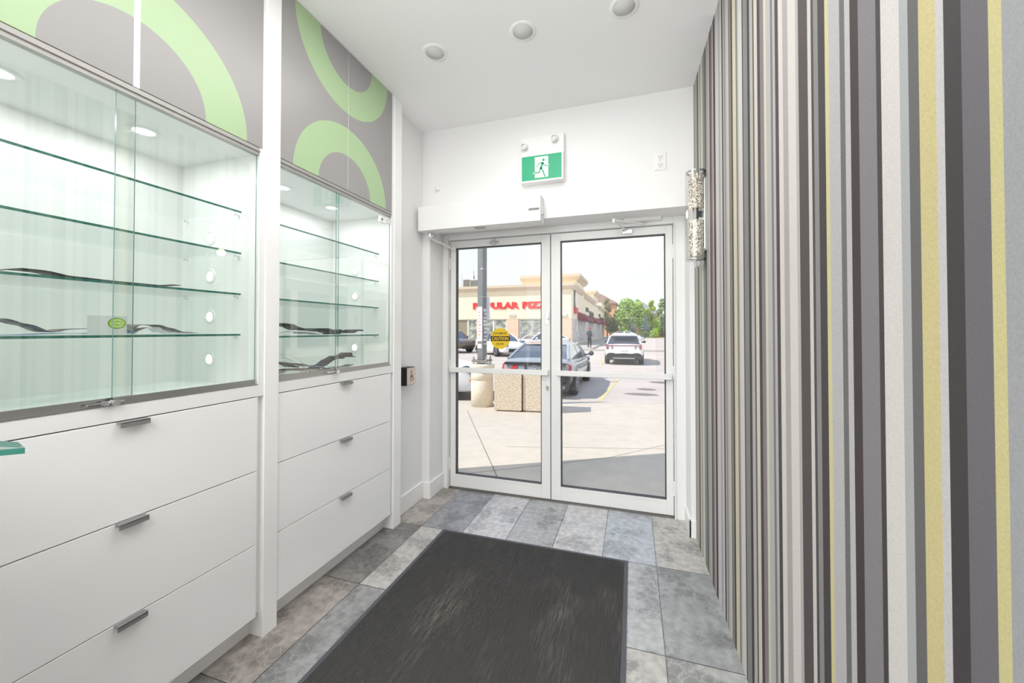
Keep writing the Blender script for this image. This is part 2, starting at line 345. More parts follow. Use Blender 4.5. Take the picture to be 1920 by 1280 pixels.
# ------------------------------------------------------------------ display cabinets
def ring_mat(name, rings):
    m = mat(name, (168, 165, 165), .35); t = m.node_tree; b = t.nodes['Principled BSDF']; N = t.nodes.new; L = t.links.new
    x = N('ShaderNodeTexCoord'); acc = None
    for cy, cz, r0, r1 in rings:
        v = N('ShaderNodeVectorMath'); v.operation = 'SUBTRACT'; v.inputs[1].default_value = (0, cy, cz); L(x.outputs['Object'], v.inputs[0])
        fl = N('ShaderNodeVectorMath'); fl.operation = 'MULTIPLY'; fl.inputs[1].default_value = (0, 1, 1); L(v.outputs[0], fl.inputs[0])
        ln = N('ShaderNodeVectorMath'); ln.operation = 'LENGTH'; L(fl.outputs[0], ln.inputs[0])
        a = N('ShaderNodeMath'); a.operation = 'GREATER_THAN'; a.inputs[1].default_value = r0; L(ln.outputs['Value'], a.inputs[0])
        c = N('ShaderNodeMath'); c.operation = 'LESS_THAN'; c.inputs[1].default_value = r1; L(ln.outputs['Value'], c.inputs[0])
        p = N('ShaderNodeMath'); p.operation = 'MULTIPLY'; L(a.outputs[0], p.inputs[0]); L(c.outputs[0], p.inputs[1])
        if acc is None: acc = p
        else:
            q = N('ShaderNodeMath'); q.operation = 'MAXIMUM'; L(acc.outputs[0], q.inputs[0]); L(p.outputs[0], q.inputs[1]); acc = q
    mx = N('ShaderNodeMix'); mx.data_type = 'RGBA'; mx.inputs[6].default_value = lin((152, 150, 150)); mx.inputs[7].default_value = lin((166, 192, 150))
    L(acc.outputs[0], mx.inputs[0]); L(mx.outputs[2], b.inputs['Base Color'])
    return m
def cabinet(label, ya, yb, yr, yi, rings, seam, seamw, hy, panes, shelves, pucks, cpucks, railm, stile, lock):
    # ya..yb drawers, yi inner face of right side panel, stile (y0,y1)
    c = thing('display_cabinet', label, 'cabinet', (-1.74, (ya+yb)/2, 0), group='white display cabinets along the left wall')
    X = -1.502
    b = MB()
    b.box(-1.985, -1.572, ya, stile[0], 0, .104)                       # plinth
    b.box(-1.985, X-.020, ya, stile[0], .104, 1.045)                   # drawer case
    b.box(-1.985, X, ya, stile[0]-.001, 1.022, 1.070)                           # display floor with front band
    b.box(-1.985, -1.972, ya, stile[0], 1.07, 2.075)                    # back
    b.box(-1.972, X, yi, stile[0], 1.07, 2.85)                          # right side
    b.box(-1.972, X, ya-.018, ya, 0.0, 2.85) if ya < 1 else None
    b.box(-1.972, X-.024, ya, yi, 2.045, 2.075)                       # display top
    b.box(-1.985, X-.024, ya, yi, 2.075, 2.85)
    b.build('carcass', M['carcass'], c)
    MB().box(X-.021, X-.0195, ya, yb, .104, 1.022).build('drawer_gap', M['gap'], c)
    for z0, z1 in ((.106, .404), (.4075, .709), (.7125, 1.018)):
        d = MB().box(X-.019, X, ya+.001, yb, z0, z1).build('drawer_front', M['lacquer'], c, bevel=.0012)
        MB().box(X, X+.022, hy-.038, hy+.038, z1-.004, z1+.0005).box(X+.017, X+.022, hy-.038, hy+.038, z1-.016, z1).build('handle', M['handle'], d, bevel=.001)
    MB().box(-1.972, -1.497, stile[0], stile[1], 0, 2.85).build('side_post', M['lacquer'], c, bevel=.002)
    # tracks
    tr = MB(); tr.box(X-.024, X-.001, ya, yi, 2.038, 2.052).box(X-.024, X+.004, ya, yi, 2.052, 2.058).box(X-.024, X, ya, yi, 2.058, 2.069); tr.build('top_track', M['track'], c)
    tr = MB(); tr.box(X-.026, X+.001, ya, yi, 1.070, 1.074); tr.build('bottom_track', railm, c)
    for k, (p0, p1, dx) in enumerate(panes):
        q = MB()
        x0, x1 = X-.004-dx-.005, X-.004-dx
        q.box(x0, x1, p0, p1, 1.076, 2.044)
        q.m = [0, 0, 1, 0, 1, 0]
        pn = q.build('sliding_pane', [M['case_pane'], M['edge_dark']], c)
        MB().box(x0-.002, x1+.002, p0, p1, 1.074, 1.094).build('pane_rail', railm, pn)
    lk = MB().box(X-.004, X+.010, lock-.022, lock-.006, 1.074, 1.088).cyl((X-.002, lock+.004, 1.081), (X+.022, lock+.004, 1.081), .009, n=16).box(X-.004, X+.006, lock-.055, lock+.03, 1.078, 1.085)
    lk.build('sliding_lock', M['chrome'], c, bevel=.001)
    # upper doors
    u = MB(); u.box(X-.018, X+.002, ya, seam-seamw/2, 2.071, 2.848); RM = ring_mat('ring_print', rings)
    u.build('upper_door', RM, c)
    u = MB(); u.box(X-.018, X+.002, seam+seamw/2, yr, 2.071, 2.848); u.build('upper_door', RM, c)
    MB().box(X-.020, X+.0005, seam-seamw/2, seam+seamw/2, 2.071, 2.848).build('seam_strip', M['white'], c)
    # shelves
    for z in shelves:
        s = MB().box(-1.965, -1.590, ya+.012, yi-.010, z-.008, z); s.m = [0, 0, 1, 1, 0, 0]
        sh = s.build('glass_shelf', [M['shelf'], M['shelf_edge']], c)
        for xx in (-1.62, -1.93): MB().cyl((xx, yi-.016, z-.013), (xx, yi, z-.013), .004, n=10).build('shelf_pin', M['chrome'], sh)
    for z in pucks:
        p = MB(); p.lathe((-1.785, yi, z), [(0, -.001), (.021, -.001), (.021, 0)], 24, axis='y'); o = p.build('side_light', M['lit'], c)
        MB().lathe((-1.785, yi, z), [(.0215, -.001), (.0215, -.004), (.031, -.003), (.033, 0)], 24, axis='y').build('trim_ring', M['white'], o)
    for y in cpucks:
        p = MB(); p.lathe((-1.745, y, 2.045), [(0, -.001), (.033, -.001), (.033, 0)], 32); o = p.build('top_light', M['lit'], c)
        MB().lathe((-1.745, y, 2.045), [(.034, -.001), (.034, -.004), (.05, -.003), (.052, 0)], 32).build('trim_ring', M['white'], o)
        lamp('top_light_beam', 'AREA', (-1.745, y, 2.04), 1.4, .06, .06, col=(1, 1, 1))
    return c
cabinet('white glass-fronted display cabinet nearest the camera with one big green half ring on grey doors', .36, 1.222, 1.232, 1.222,
        [(.792, 2.076, .212, .371), (.79, 2.851, .2, .354)], .797, .018, .797, [(.751, 1.212, 0), (.365, .806, .012)],
        (1.806, 1.630, 1.456, 1.284), (1.709, 1.539, 1.36, 1.172), (.60, .95), M['brushed'], (1.249, 1.318), .745)
cabinet('white glass-fronted display cabinet beside the entrance wall with two green half rings on grey doors', 1.3185, 2.152, 2.152, 2.152,
        [(1.737, 2.062, .2, .351), (1.745, 2.851, .2, .354)], 1.748, .004, 1.735, [(1.669, 2.14, 0), (1.322, 1.70, .012)],
        (1.802, 1.622, 1.449, 1.272), (1.699, 1.530, 1.183), (1.546, 1.893), M['track'], (2.178, 2.262), 1.657)

# things in the cases
def ribbon(pts, xa, xb, mi=0, t=.0015, nx=3):      # pts (y,z); sheet spanning xa..xb
    mb = MB(); P = []
    for i in range(len(pts)-1):
        for k in range(4):
            f = k/4; f2 = f*f*(3-2*f); P.append((pts[i][0]+(pts[i+1][0]-pts[i][0])*f, pts[i][1]+(pts[i+1][1]-pts[i][1])*f2))
    P.append(pts[-1]); n = len(P); vs = []
    for dz in (0, t):
        for y, z in P:
            vs += [(xa, y, z+dz), (xb, y, z+dz)]
    fs = []
    for i in range(n-1):
        a = 2*i; fs.append((a, a+2, a+3, a+1)); b = 2*n+2*i; fs.append((b, b+1, b+3, b+2)); fs.append((a+1, a+3, b+3, b+1)); fs.append((a, b, b+2, a+2))
    fs.append((0, 1, 2*n+1, 2*n)); fs.append((2*n-2, 4*n-2, 4*n-1, 2*n-1))
    mb.add(vs, fs, mi, True); mb.sm[-2:] = [False]*2
    return mb
sheet_g = mat('grey_sheet', (100, 97, 96), .55, noise=(30, (150, 147, 145), (1, 1, 6), .4, .6)); sheet_w = mat('white_sheet', (222, 226, 228), .5); sheet_b = mat('blue_sheet', (120, 170, 205), .5)
sheet_d = mat('dark_sheet', (40, 37, 40), .6); sheet_k = mat('black_sheet', (10, 10, 12), .6); sheet_br = mat('brown_sheet', (128, 104, 92), .6, noise=(25, (190, 180, 172), (1, 8, 1), .45, .6))
z4 = 1.284; z3 = 1.456
ribbon([(.38, z4+.022), (.46, z4+.012), (.53, z4+.045), (.58, z4+.046), (.62, z4+.032), (.67, z4+.010), (.71, z4+.018), (.755, z4+.020)], -1.70, -1.615).build('display_liner', sheet_g, **T('curling grey plastic liner on the bottom glass shelf of the nearer cabinet', 'liner'))
ribbon([(.50, z4+.004), (.60, z4+.002), (.70, z4+.006), (.80, z4+.004), (.86, z4+.010)], -1.68, -1.60).build('paper_sheet', sheet_b, **T('flat pale blue sheet under the curling grey liner, bottom shelf of nearer cabinet', 'paper'))
ribbon([(.765, z4+.004), (.80, z4+.004), (.85, z4+.012), (.88, z4+.034), (.93, z4+.034), (.97, z4+.022), (1.01, z4+.008), (1.06, z4+.004)], -1.69, -1.612).build('display_liner', sheet_g, **T('short humped grey liner right of the green logo card, nearer cabinet', 'liner'))
ribbon([(.86, z4+.004), (.90, z4+.022), (.925, z4+.024), (.95, z4+.008), (.985, z4+.003)], -1.675, -1.605).build('paper_sheet', sheet_w, **T('small folded white paper under the humped grey liner, nearer cabinet', 'paper'))
ribbon([(.575, z3+.006), (.60, z3+.012), (.64, z3+.012), (.70, z3+.003), (.80, z3+.001), (.93, z3+.001), (.96, z3+.008), (.985, z3+.008)], -1.67, -1.592, t=.002).build('shelf_strip', sheet_d, **T('thin dark strip lying along the third glass shelf of the nearer cabinet', 'strip'))
card = thing('logo_card', 'small white card with green oval logo standing on the bottom glass shelf', 'card', (-1.6, .79, z4))
MB().box(-1.600, -1.598, .735, .832, z4+.004, z4+.062).build('card_face', mat('card_white', (204, 214, 212), .4), card, bevel=.0005)
n = 32; cy, cz = .806, z4+.038
MB().prism([(-1.598, cy+.023*math.cos(2*PI*i/n), cz+.018*math.sin(2*PI*i/n)) for i in range(n)], (.0006, 0, 0)).build('oval_rim', mat('dark_green_print', (70, 110, 30), .4), card)
MB().prism([(-1.5974, cy+.021*math.cos(2*PI*i/n), cz+.0162*math.sin(2*PI*i/n)) for i in range(n)], (.0006, 0, 0)).build('oval', mat('lime_print', (150, 200, 35), .4), card)
q = MB()
for i in range(24):
    if 2 < i % 12 < 10 or i % 12 == 0:
        a, b = 2*PI*i/24, 2*PI*(i+1)/24
        q.prism([(-1.5968, cy+.012*math.cos(a), cz+.010*math.sin(a)), (-1.5968, cy+.0145*math.cos(a), cz+.012*math.sin(a)), (-1.5968, cy+.0145*math.cos(b), cz+.012*math.sin(b)), (-1.5968, cy+.012*math.cos(b), cz+.010*math.sin(b))], (.0004, 0, 0))
q.box(-1.5968, -1.5964, cy-.008, cy+.008, cz-.001, cz+.001); q.build('logo_mark', M['white'], card)
# second cabinet
z4 = 1.272; zf = 1.075
G2 = 'dark display inserts on the lower shelf of the far cabinet'
ribbon([(1.33, z4+.010), (1.38, z4+.048), (1.45, z4+.050), (1.50, z4+.046), (1.56, z4+.028), (1.575, z4+.024)], -1.70, -1.62, t=.012).build('display_insert', sheet_k, **T('arched black insert at left end of the bottom glass shelf, far cabinet', 'insert', G2))
ribbon([(1.36, z4+.004), (1.45, z4+.020), (1.52, z4+.018), (1.62, z4+.012), (1.66, z4+.004)], -1.66, -1.60, t=.008).build('paper_sheet', sheet_w, **T('crumpled white paper in front of the arched black insert, far cabinet', 'paper'))
ribbon([(1.60, z4+.010), (1.66, z4+.026), (1.73, z4+.026), (1.79, z4+.012), (1.83, z4+.020)], -1.72, -1.61, t=.012).build('display_insert', sheet_k, **T('flat black insert behind the pane edge on the bottom glass shelf, far cabinet', 'insert', G2))
ribbon([(1.80, z4+.004), (1.88, z4+.022), (1.93, z4+.010), (1.99, z4+.026), (2.02, z4+.022)], -1.72, -1.61, t=.006).build('display_insert', sheet_d, **T('thin bent dark insert at right end of the bottom glass shelf, far cabinet', 'insert', G2))
ribbon([(1.335, zf+.012), (1.42, zf+.030), (1.52, zf+.022), (1.62, zf+.018), (1.68, zf+.008)], -1.72, -1.56, t=.004).build('display_liner', sheet_br, **T('brownish wood-look liner sheet on the floor of the far cabinet', 'liner'))
ribbon([(1.36, zf+.045), (1.45, zf+.062), (1.52, zf+.050), (1.58, zf+.030)], -1.74, -1.66, t=.006).build('display_insert', sheet_k, **T('black striped insert on top of the brown liner, floor of far cabinet', 'insert'))
ribbon([(1.40, zf+.075), (1.50, zf+.060), (1.60, zf+.036), (1.70, zf+.018), (1.76, zf+.006)], -1.66, -1.57, t=.0015).build('leaflet', sheet_w, **T('white leaflet with a blue patch lying across the floor of the far cabinet', 'leaflet'))
ribbon([(1.60, zf+.041), (1.66, zf+.030), (1.70, zf+.0215)], -1.64, -1.60, t=.0012).build('price_tag', mat('blue_print', (70, 80, 170), .5), **T('small violet-blue tag on top of the white leaflet, far cabinet', 'tag'))
q = ribbon([(1.70, zf+.006), (1.76, zf+.022), (1.83, zf+.050), (1.88, zf+.066), (1.90, zf+.052), (1.94, zf+.070), (1.975, zf+.082), (1.985, zf+.060), (2.01, zf+.055)], -1.74, -1.66, t=.004)
q.build('cloth_pouch', M['darkcloth'], **T('dark grey cloth pouch rising to a point at the right, floor of far cabinet', 'pouch'))
ribbon([(1.72, zf+.004), (1.80, zf+.012), (1.87, zf+.008), (1.93, zf+.016)], -1.66, -1.60, t=.002).build('display_liner', sheet_g, **T('thin grey strip in front of the dark cloth pouch, far cabinet', 'liner'))
q = MB()
rr = random.Random(5)
for k in range(7):
    y0 = 1.34+rr.random()*.05; h0 = zf+.07+k*.008
    q.tube([(-1.68+rr.random()*.06, y0+t*.055, h0+.012*math.sin(t*1.3+k)-t*t*.004) for t in range(0, 6)], .0008, 5)
q.build('wire_bundle', mat('pale_wire', (190, 182, 172), .4, .4), **T('loose bundle of thin pale wires at left on the floor of far cabinet', 'wire'))
# small white sensor in the top corner of the far cabinet's pane
t_ = thing('alarm_contact', 'small white alarm contact stuck at the top right of the far cabinet glass', 'sensor', (-1.5, 2.10, 1.99))
MB().box(-1.506, -1.492, 2.02, 2.085, 1.972, 2.012).build('housing', M['white'], t_, bevel=.002)
MB().box(-1.492, -1.4915, 2.033, 2.041, 1.982, 1.998).box(-1.492, -1.4915, 2.041, 2.052, 1.994, 2.0).build('mark', M['gasket'], t_)
MB().box(-1.506, -1.496, 2.09, 2.125, 1.985, 2.02).build('magnet', M['white'], t_, bevel=.002)
MB().box(-1.4965, -1.496, 2.096, 2.110, 2.004, 2.008).build('mark', M['gasket'], t_)

# ------------------------------------------------------------------ counter at the left edge
ct = thing('service_counter', 'white service counter corner with a green-edged glass top at the left edge', 'counter', (-1.3, .25, 0))
s = MB(); s.prism([(-1.081, .414, 1.070), (-1.150, .431, 1.070), (-1.49, .371, 1.070), (-1.44, .02, 1.070), (-1.16, .345, 1.070)], (0, 0, .011)); s.m = [0, 0, 1, 1, 1, 1, 1]
s.build('glass_top', [M['shelf'], M['shelf_edge']], ct)
MB().box(-1.47, -1.113, .10, .352, 0, .88).build('counter_body', M['lacquer'], ct, bevel=.003)
MB().box(-1.45, -1.125, .27, .345, .88, 1.069).build('glass_support', mat('grey_support', (128, 128, 130), .4), ct)

# ------------------------------------------------------------------ floor mat
mt = thing('door_mat', 'large charcoal ribbed entrance mat with rubber border in front of the doors', 'mat', (-.6, 1.0, 0))
mm = mat('ribbed_mat_pile', (73, 72, 72), .95, noise=(5, (122, 116, 110), (30, 2.0, 1), .42, .85), spec=.1)
t = mm.node_tree
mx_ = [n for n in t.nodes if n.type == 'MIX'][0]; lk_ = mx_.inputs[0].links[0]; src = lk_.from_socket
nb = t.nodes.new('ShaderNodeTexNoise'); nb.inputs['Scale'].default_value = 2.3; nb.inputs['Detail'].default_value = 3; xc = t.nodes.new('ShaderNodeTexCoord'); mb_ = t.nodes.new('ShaderNodeMapping'); mb_.inputs['Scale'].default_value = (2.2, .9, 1)
rb = t.nodes.new('ShaderNodeMapRange'); rb.inputs[1].default_value = .5; rb.inputs[2].default_value = .72; rb.inputs[3].default_value = .12; rb.inputs[4].default_value = 1.6; mu_ = t.nodes.new('ShaderNodeMath'); mu_.operation = 'MULTIPLY'
t.links.new(xc.outputs['Object'], mb_.inputs[0]); t.links.new(mb_.outputs[0], nb.inputs[0]); t.links.new(nb.outputs[0], rb.inputs[0]); t.links.new(src, mu_.inputs[0]); t.links.new(rb.outputs[0], mu_.inputs[1]); t.links.new(mu_.outputs[0], mx_.inputs[0])
wv = t.nodes.new('ShaderNodeTexWave'); wv.bands_direction = 'X'; wv.inputs['Scale'].default_value = 55; wv.inputs['Distortion'].default_value = .6; wv.inputs['Detail'].default_value = 1
x_ = t.nodes.new('ShaderNodeTexCoord'); bp = t.nodes.new('ShaderNodeBump'); bp.inputs['Strength'].default_value = .8; bp.inputs['Distance'].default_value = .004
t.links.new(x_.outputs['Object'], wv.inputs[0]); t.links.new(wv.outputs[0], bp.inputs['Height']); t.links.new(bp.outputs[0], t.nodes['Principled BSDF'].inputs['Normal'])
MB().box(-1.160, -.052, .38, 2.249, 0, .008).build('pile', mm, mt)
q = MB(); q.prism([(-1.182, .358, 0), (-.030, .358, 0), (-.030, 2.271, 0), (-1.182, 2.271, 0)], (0, 0, .0045)); q.build('border', mat('mat_rubber', (78, 78, 84), .6), mt)

# ------------------------------------------------------------------ fixtures on walls and ceiling
# accessible push plate
t_ = thing('push_plate_switch', 'square steel wheelchair push button on black box beside the entrance', 'switch', (-1.57, 2.40, .97))
MB().box(-1.57, -1.512, 2.347, 2.455, .908, 1.036).build('back_box', M['black'], t_, bevel=.003)
MB().box(-1.512, -1.502, 2.350, 2.452, .912, 1.032).build('plate', mat('plate_steel', (205, 190, 180), .35, .6), t_, bevel=.004)
q = MB(); q.lathe((-1.5015, 2.398, .957), [(.016, 0), (.016, .0008), (.0195, .0008), (.0195, 0)], 24, axis='x')
q.cyl((-1.502, 2.395, 1.006), (-1.5008, 2.395, 1.006), .006, n=16)
q.box(-1.502, -1.5008, 2.392, 2.397, .965, .998).box(-1.502, -1.5008, 2.392, 2.413, .977, .981).box(-1.502, -1.5008, 2.392, 2.415, .963, .967)
q.prism([(-1.502, 2.412, .966), (-1.502, 2.416, .966), (-1.502, 2.425, .946), (-1.502, 2.421, .946)], (.0012, 0, 0))
q.build('wheelchair_symbol', M['gasket'], t_)
# door operator
t_ = thing('door_operator', 'long white automatic door operator box above the left door', 'door operator', (-1.07, 2.6, 2.05))
MB().box(-1.545, -.596, 2.545, D1, 2.047, 2.229).build('housing', M['paint'], t_, bevel=.003)
MB().box(-.68, -.605, 2.5425, 2.545, 2.122, 2.136).build('label_strip', mat('grey_print', (120, 120, 120), .5), t_)
MB().box(-.596, -.590, 2.575, 2.62, 2.10, 2.16).box(-.590, -.583, 2.59, 2.60, 2.125, 2.135).build('key_switch', M['alu'], t_, bevel=.001)
MB().box(-1.10, -1.02, 2.57, 2.62, 2.043, 2.047).build('sensor_window', M['track'], t_)
MB().box(-.75, -.70, 2.57, 2.62, 2.042, 2.047).build('indicator', M['alu'], t_)
MB().cyl((-1.475, 2.61, 2.047), (-1.475, 2.61, 2.01), .018, n=16).box(-1.50, -1.44, 2.595, 2.625, 2.008, 2.02).build('spindle', M['chrome'], t_)
MB().tube([(-1.475, 2.61, 2.006), (-1.405, 2.875, 1.965)], .009, 12).cyl((-1.405, 2.875, 1.955), (-1.405, 2.875, 1.985), .014, n=12).build('arm', M['alu'], t_)
# closer on the right door
t_ = thing('door_closer', 'white surface door closer with folding arm above the right door', 'door closer', (.07, 2.85, 2.09))
MB().box(-.062, .195, 2.835, 2.87, 2.066, 2.108).build('body', M['alu'], t_, bevel=.008)
MB().cyl((.075, 2.84, 2.066), (.075, 2.84, 2.045), .012, n=14).build('spindle', M['chrome'], t_)
MB().tube([(.075, 2.84, 2.046), (-.12, 2.70, 2.05)], .006, 8).tube([(-.12, 2.70, 2.045), (-.035, 2.885, 2.012)], .006, 8).cyl((-.12, 2.70, 2.03), (-.12, 2.70, 2.06), .009, n=10).build('arm', M['alu'], t_)
MB().box(-.065, .0, 2.87, 2.902, 1.995, 2.02).build('foot', M['chrome'], t_, bevel=.002)
# exit sign
t_ = thing('exit_sign', 'green running-man exit sign with twin white emergency lamps above doors', 'sign', (-.6, 2.64, 2.33))
MB().box(-.757, -.447, 2.62, D1, 2.50, 2.668).build('battery_box', M['white'], t_, bevel=.004)
MB().box(-.752, -.448, 2.592, D1, 2.333, 2.528).build('sign_body', M['white'], t_, bevel=.004)
fy = 2.5915
GR = mat('exit_green', (0, 150, 105), .35, emit=(0, 150, 105), es=.25); WH = mat('exit_white', (232, 238, 235), .35, emit=(232, 238, 235), es=.2)
MB().box(-.741, -.459, fy-.001, fy+.001, 2.346, 2.516).build('green_face', GR, t_)
def sx(u): return -.741+.282*u
def sz(v): return 2.346+.170*v
def px2(x, y): u = (x-808)/222; return (sx(u), sz(1-(y-(236-(x-808)*.13))/138))
MB().box(sx(.335), sx(.67), fy-.0016, fy-.001, sz(.08), sz(.93)).build('doorway_symbol', WH, t_)
def stroke(mb, pts, w, y, d=.0006):
    for (a, b) in zip(pts[:-1], pts[1:]):
        dx, dz = b[0]-a[0], b[1]-a[1]; l = math.hypot(dx, dz) or 1; nx, nz = -dz/l*w/2, dx/l*w/2
        mb.prism([(a[0]+nx, y, a[1]+nz), (b[0]+nx, y, b[1]+nz), (b[0]-nx, y, b[1]-nz), (a[0]-nx, y, a[1]-nz)], (0, -d, 0))
    for p in pts: mb.cyl((p[0], y, p[1]), (p[0], y-d, p[1]), w/2, n=12)
man = MB()
hx, hz = px2(931, 250); man.cyl((hx, fy-.0016, hz), (hx, fy-.0024, hz), .0095, n=20)
stroke(man, [px2(926, 268), px2(916, 298)], .016, fy-.0016)
stroke(man, [px2(924, 265), px2(904, 271), px2(896, 290)], .006, fy-.0016)
stroke(man, [px2(930, 268), px2(941, 284), px2(956, 280)], .006, fy-.0016)
stroke(man, [px2(919, 297), px2(930, 316), px2(938, 342)], .0085, fy-.0016)
stroke(man, [px2(914, 300), px2(907, 322), px2(884, 324)], .0085, fy-.0016)
man.build('running_figure', GR, t_)
for P_, w in (([px2(884, 324), px2(874, 325), px2(872, 330)], .004), ([px2(956, 280), px2(962, 279)], .004)):
    w_ = MB(); stroke(w_, P_, w, fy-.001); w_.build('outline_mark', WH, t_)
for xx, zz in ((-.728, 2.592), (-.512, 2.622)):
    c_ = MB(); c_.lathe((xx, 2.618, zz), [(.0, -.045), (.012, -.044), (.024, -.030), (.026, -.026), (.022, -.022), (.014, .0), (.012, .004)], 24, axis='y')
    hd = c_.build('lamp_head', M['white'], t_)
    MB().lathe((xx, 2.618, zz), [(0, -.0465), (.010, -.0455), (.021, -.0335), (.021, -.031)], 24, axis='y').build('lens', M['chrome'], hd)
# outlet
t_ = thing('wall_outlet', 'white duplex power outlet high on the wall above the right door', 'outlet', (.175, D1, 2.39))
MB().box(.139, .211, D1-.006, D1, 2.338, 2.452).build('cover_plate', M['white'], t_, bevel=.002)
for zz in (2.42, 2.37):
    o = MB().box(.156, .194, D1-.009, D1-.005, zz-.017, zz+.017).build('socket', M['paint'], t_, bevel=.002)
    MB().box(.166, .169, D1-.0097, D1-.0087, zz-.004, zz+.008).box(.181, .184, D1-.0097, D1-.0087, zz-.004, zz+.008).box(.173, .177, D1-.0097, D1-.0087, zz-.013, zz-.009).build('slot', M['gasket'], o)
MB().cyl((.175, D1-.008, 2.395), (.175, D1-.005, 2.395), .003, n=10).build('screw', M['brushed'], t_)
t_ = thing('motion_sensor', 'small round white detector on the wall above the door operator box', 'sensor', (-1.433, D1, 2.40))
MB().lathe((-1.433, D1, 2.395), [(0, -.032), (.014, -.030), (.021, -.018), (.022, 0)], 24, axis='y').build('dome', M['white'], t_)
MB().box(-1.447, -1.419, D1-.02, D1, 2.40, 2.425).build('mount', M['white'], t_, bevel=.004)
# ceiling lights
lens = mat('frosted_ceiling_lens', (218, 218, 218), .4)
for k, (x, lab) in enumerate(((-1.048, 'round flush white ceiling light nearest the cabinets'), (-.537, 'middle round flush white ceiling light of the row'), (-.033, 'round flush white ceiling light nearest the striped wall'))):
    t_ = thing('ceiling_light', lab, 'ceiling light', (x, 1.90, H), group='round ceiling lights in a row')
    MB().lathe((x, 1.90, H), [(.052, -.004), (.066, -.005), (.070, 0)], 40).build('trim_ring', M['ceil'], t_)
    MB().lathe((x, 1.90, H), [(0, -.004), (.052, -.0035), (.052, 0)], 40).build('lens', lens, t_)

# wall sconce on the striped wall
sc_ = thing('wall_sconce', 'chrome wall sconce with two sparkling bubble-glass cylinders on striped wall', 'wall lamp', (wx(2.33), 2.33, 1.68))
X0 = wx(2.33)
cry = mat('bubble_crystal', (196, 180, 160), .2, emit=(235, 214, 185), es=.12); t = cry.node_tree
vo = t.nodes.new('ShaderNodeTexVoronoi'); vo.inputs['Scale'].default_value = 190; x_ = t.nodes.new('ShaderNodeTexCoord'); rp = t.nodes.new('ShaderNodeValToRGB')
t.links.new(x_.outputs['Object'], vo.inputs['Vector']); t.links.new(vo.outputs['Color'], rp.inputs[0]); rp.color_ramp.elements[0].position = .25; rp.color_ramp.elements[0].color = lin((108, 92, 78)); rp.color_ramp.elements[1].position = .8; rp.color_ramp.elements[1].color = lin((252, 244, 228))  # bubble sparkle painted as random light and dark cells
t.links.new(rp.outputs[0], t.nodes['Principled BSDF'].inputs['Base Color']); t.links.new(rp.outputs[0], t.nodes['Principled BSDF'].inputs['Emission Color'])
MB().box(X0-.012, X0+.004, 2.285, 2.375, 1.73, 2.13).build('back_plate', M['chrome'], sc_, bevel=.003)
ax_ = X0-.048
for z0, z1 in ((1.975, 2.160), (1.705, 1.905)):
    MB().cyl((ax_, 2.33, z0), (ax_, 2.33, z1), .035, n=28).build('crystal_cylinder', cry, sc_)
MB().cyl((ax_, 2.33, 1.905), (ax_, 2.33, 1.975), .014, n=20).box(ax_, X0, 2.318, 2.342, 1.925, 1.955).build('socket_stem', mat('dark_chrome', (70, 70, 74), .2, .9), sc_)
CG = glass('sconce_glass', (246, 248, 248), 1.6)
MB().lathe((ax_, 2.33, 1.69), [(.050, 0), (.050, .484)], 32).build('outer_glass', CG, sc_)
MB().lathe((ax_, 2.33, 2.172), [(.040, 0), (.051, .0), (.051, .006), (.040, .006)], 32).build('top_rim', M['chrome'], sc_)
MB().lathe((ax_, 2.33, 1.684), [(0, 0), (.051, .0), (.051, .008), (0, .008)], 32).build('bottom_rim', M['chrome'], sc_)
for zz in (2.13, 1.74):
    MB().cyl((X0-.02, 2.28, zz), (X0-.02, 2.27, zz), .006, n=10).build('knob', M['chrome'], sc_)
MB().prism([(X0-.05, 2.32, 1.684), (X0-.01, 2.32, 1.684), (X0-.01, 2.32, 1.665), (X0-.05, 2.32, 1.645)], (0, .02, 0)).build('finial', M['chrome'], sc_)
lamp('sconce_glow', 'POINT', (ax_-.07, 2.33, 1.95), .3, col=(1, .86, .7), shadow_soft_size=.03)

# ================================================================== OUTDOORS
ZL = -.33
kerb = lambda x: 7.74+.314*(x+1.37)
swz = lambda y: -.03*(y-2.95)
conc = mat('sidewalk_concrete', (198, 188, 177), .9, noise=(5, (190, 181, 170), (1, 1, 1), .35, .65), bump=(60, .3))
# sidewalk slabs with broom finish and control joints
mb = MB()
XS = [-9, -1.9, .35, 9]
def quad(x0, x1, ya0, ya1, yb0, yb1):
    mb.add([(x0, ya0, swz(ya0)), (x1, ya1, swz(ya1)), (x1, yb1, swz(yb1)), (x0, yb0, swz(yb0))], [(0, 1, 2, 3)])
    mb.add([(x0, ya0, -.6), (x1, ya1, -.6), (x1, yb1, -.6), (x0, yb0, -.6)], [(3, 2, 1, 0)])
quad(-14, 14, 2.99, 2.99, kerb(-14) if kerb(-14) > 3 else 3.5, kerb(14))
mb.add([(-14, kerb(-14), swz(kerb(-14))), (14, kerb(14), swz(kerb(14))), (14, kerb(14), -.6), (-14, kerb(-14), -.6)], [(0, 3, 2, 1)])
sw = mb.build('sidewalk', conc, **STRUCT)
jm = mat('concrete_joint', (120, 112, 104), .95); q = MB()
def joint(x0, y0, x1, y1, w=.008):
    d = Vector((x1-x0, y1-y0, 0)).normalized(); nn = Vector((-d.y, d.x, 0))*w/2
    q.add([(x0+nn.x, y0+nn.y, swz(y0)+.0015), (x0-nn.x, y0-nn.y, swz(y0)+.0015), (x1-nn.x, y1-nn.y, swz(y1)+.0015), (x1+nn.x, y1+nn.y, swz(y1)+.0015)], [(0, 1, 2, 3)])
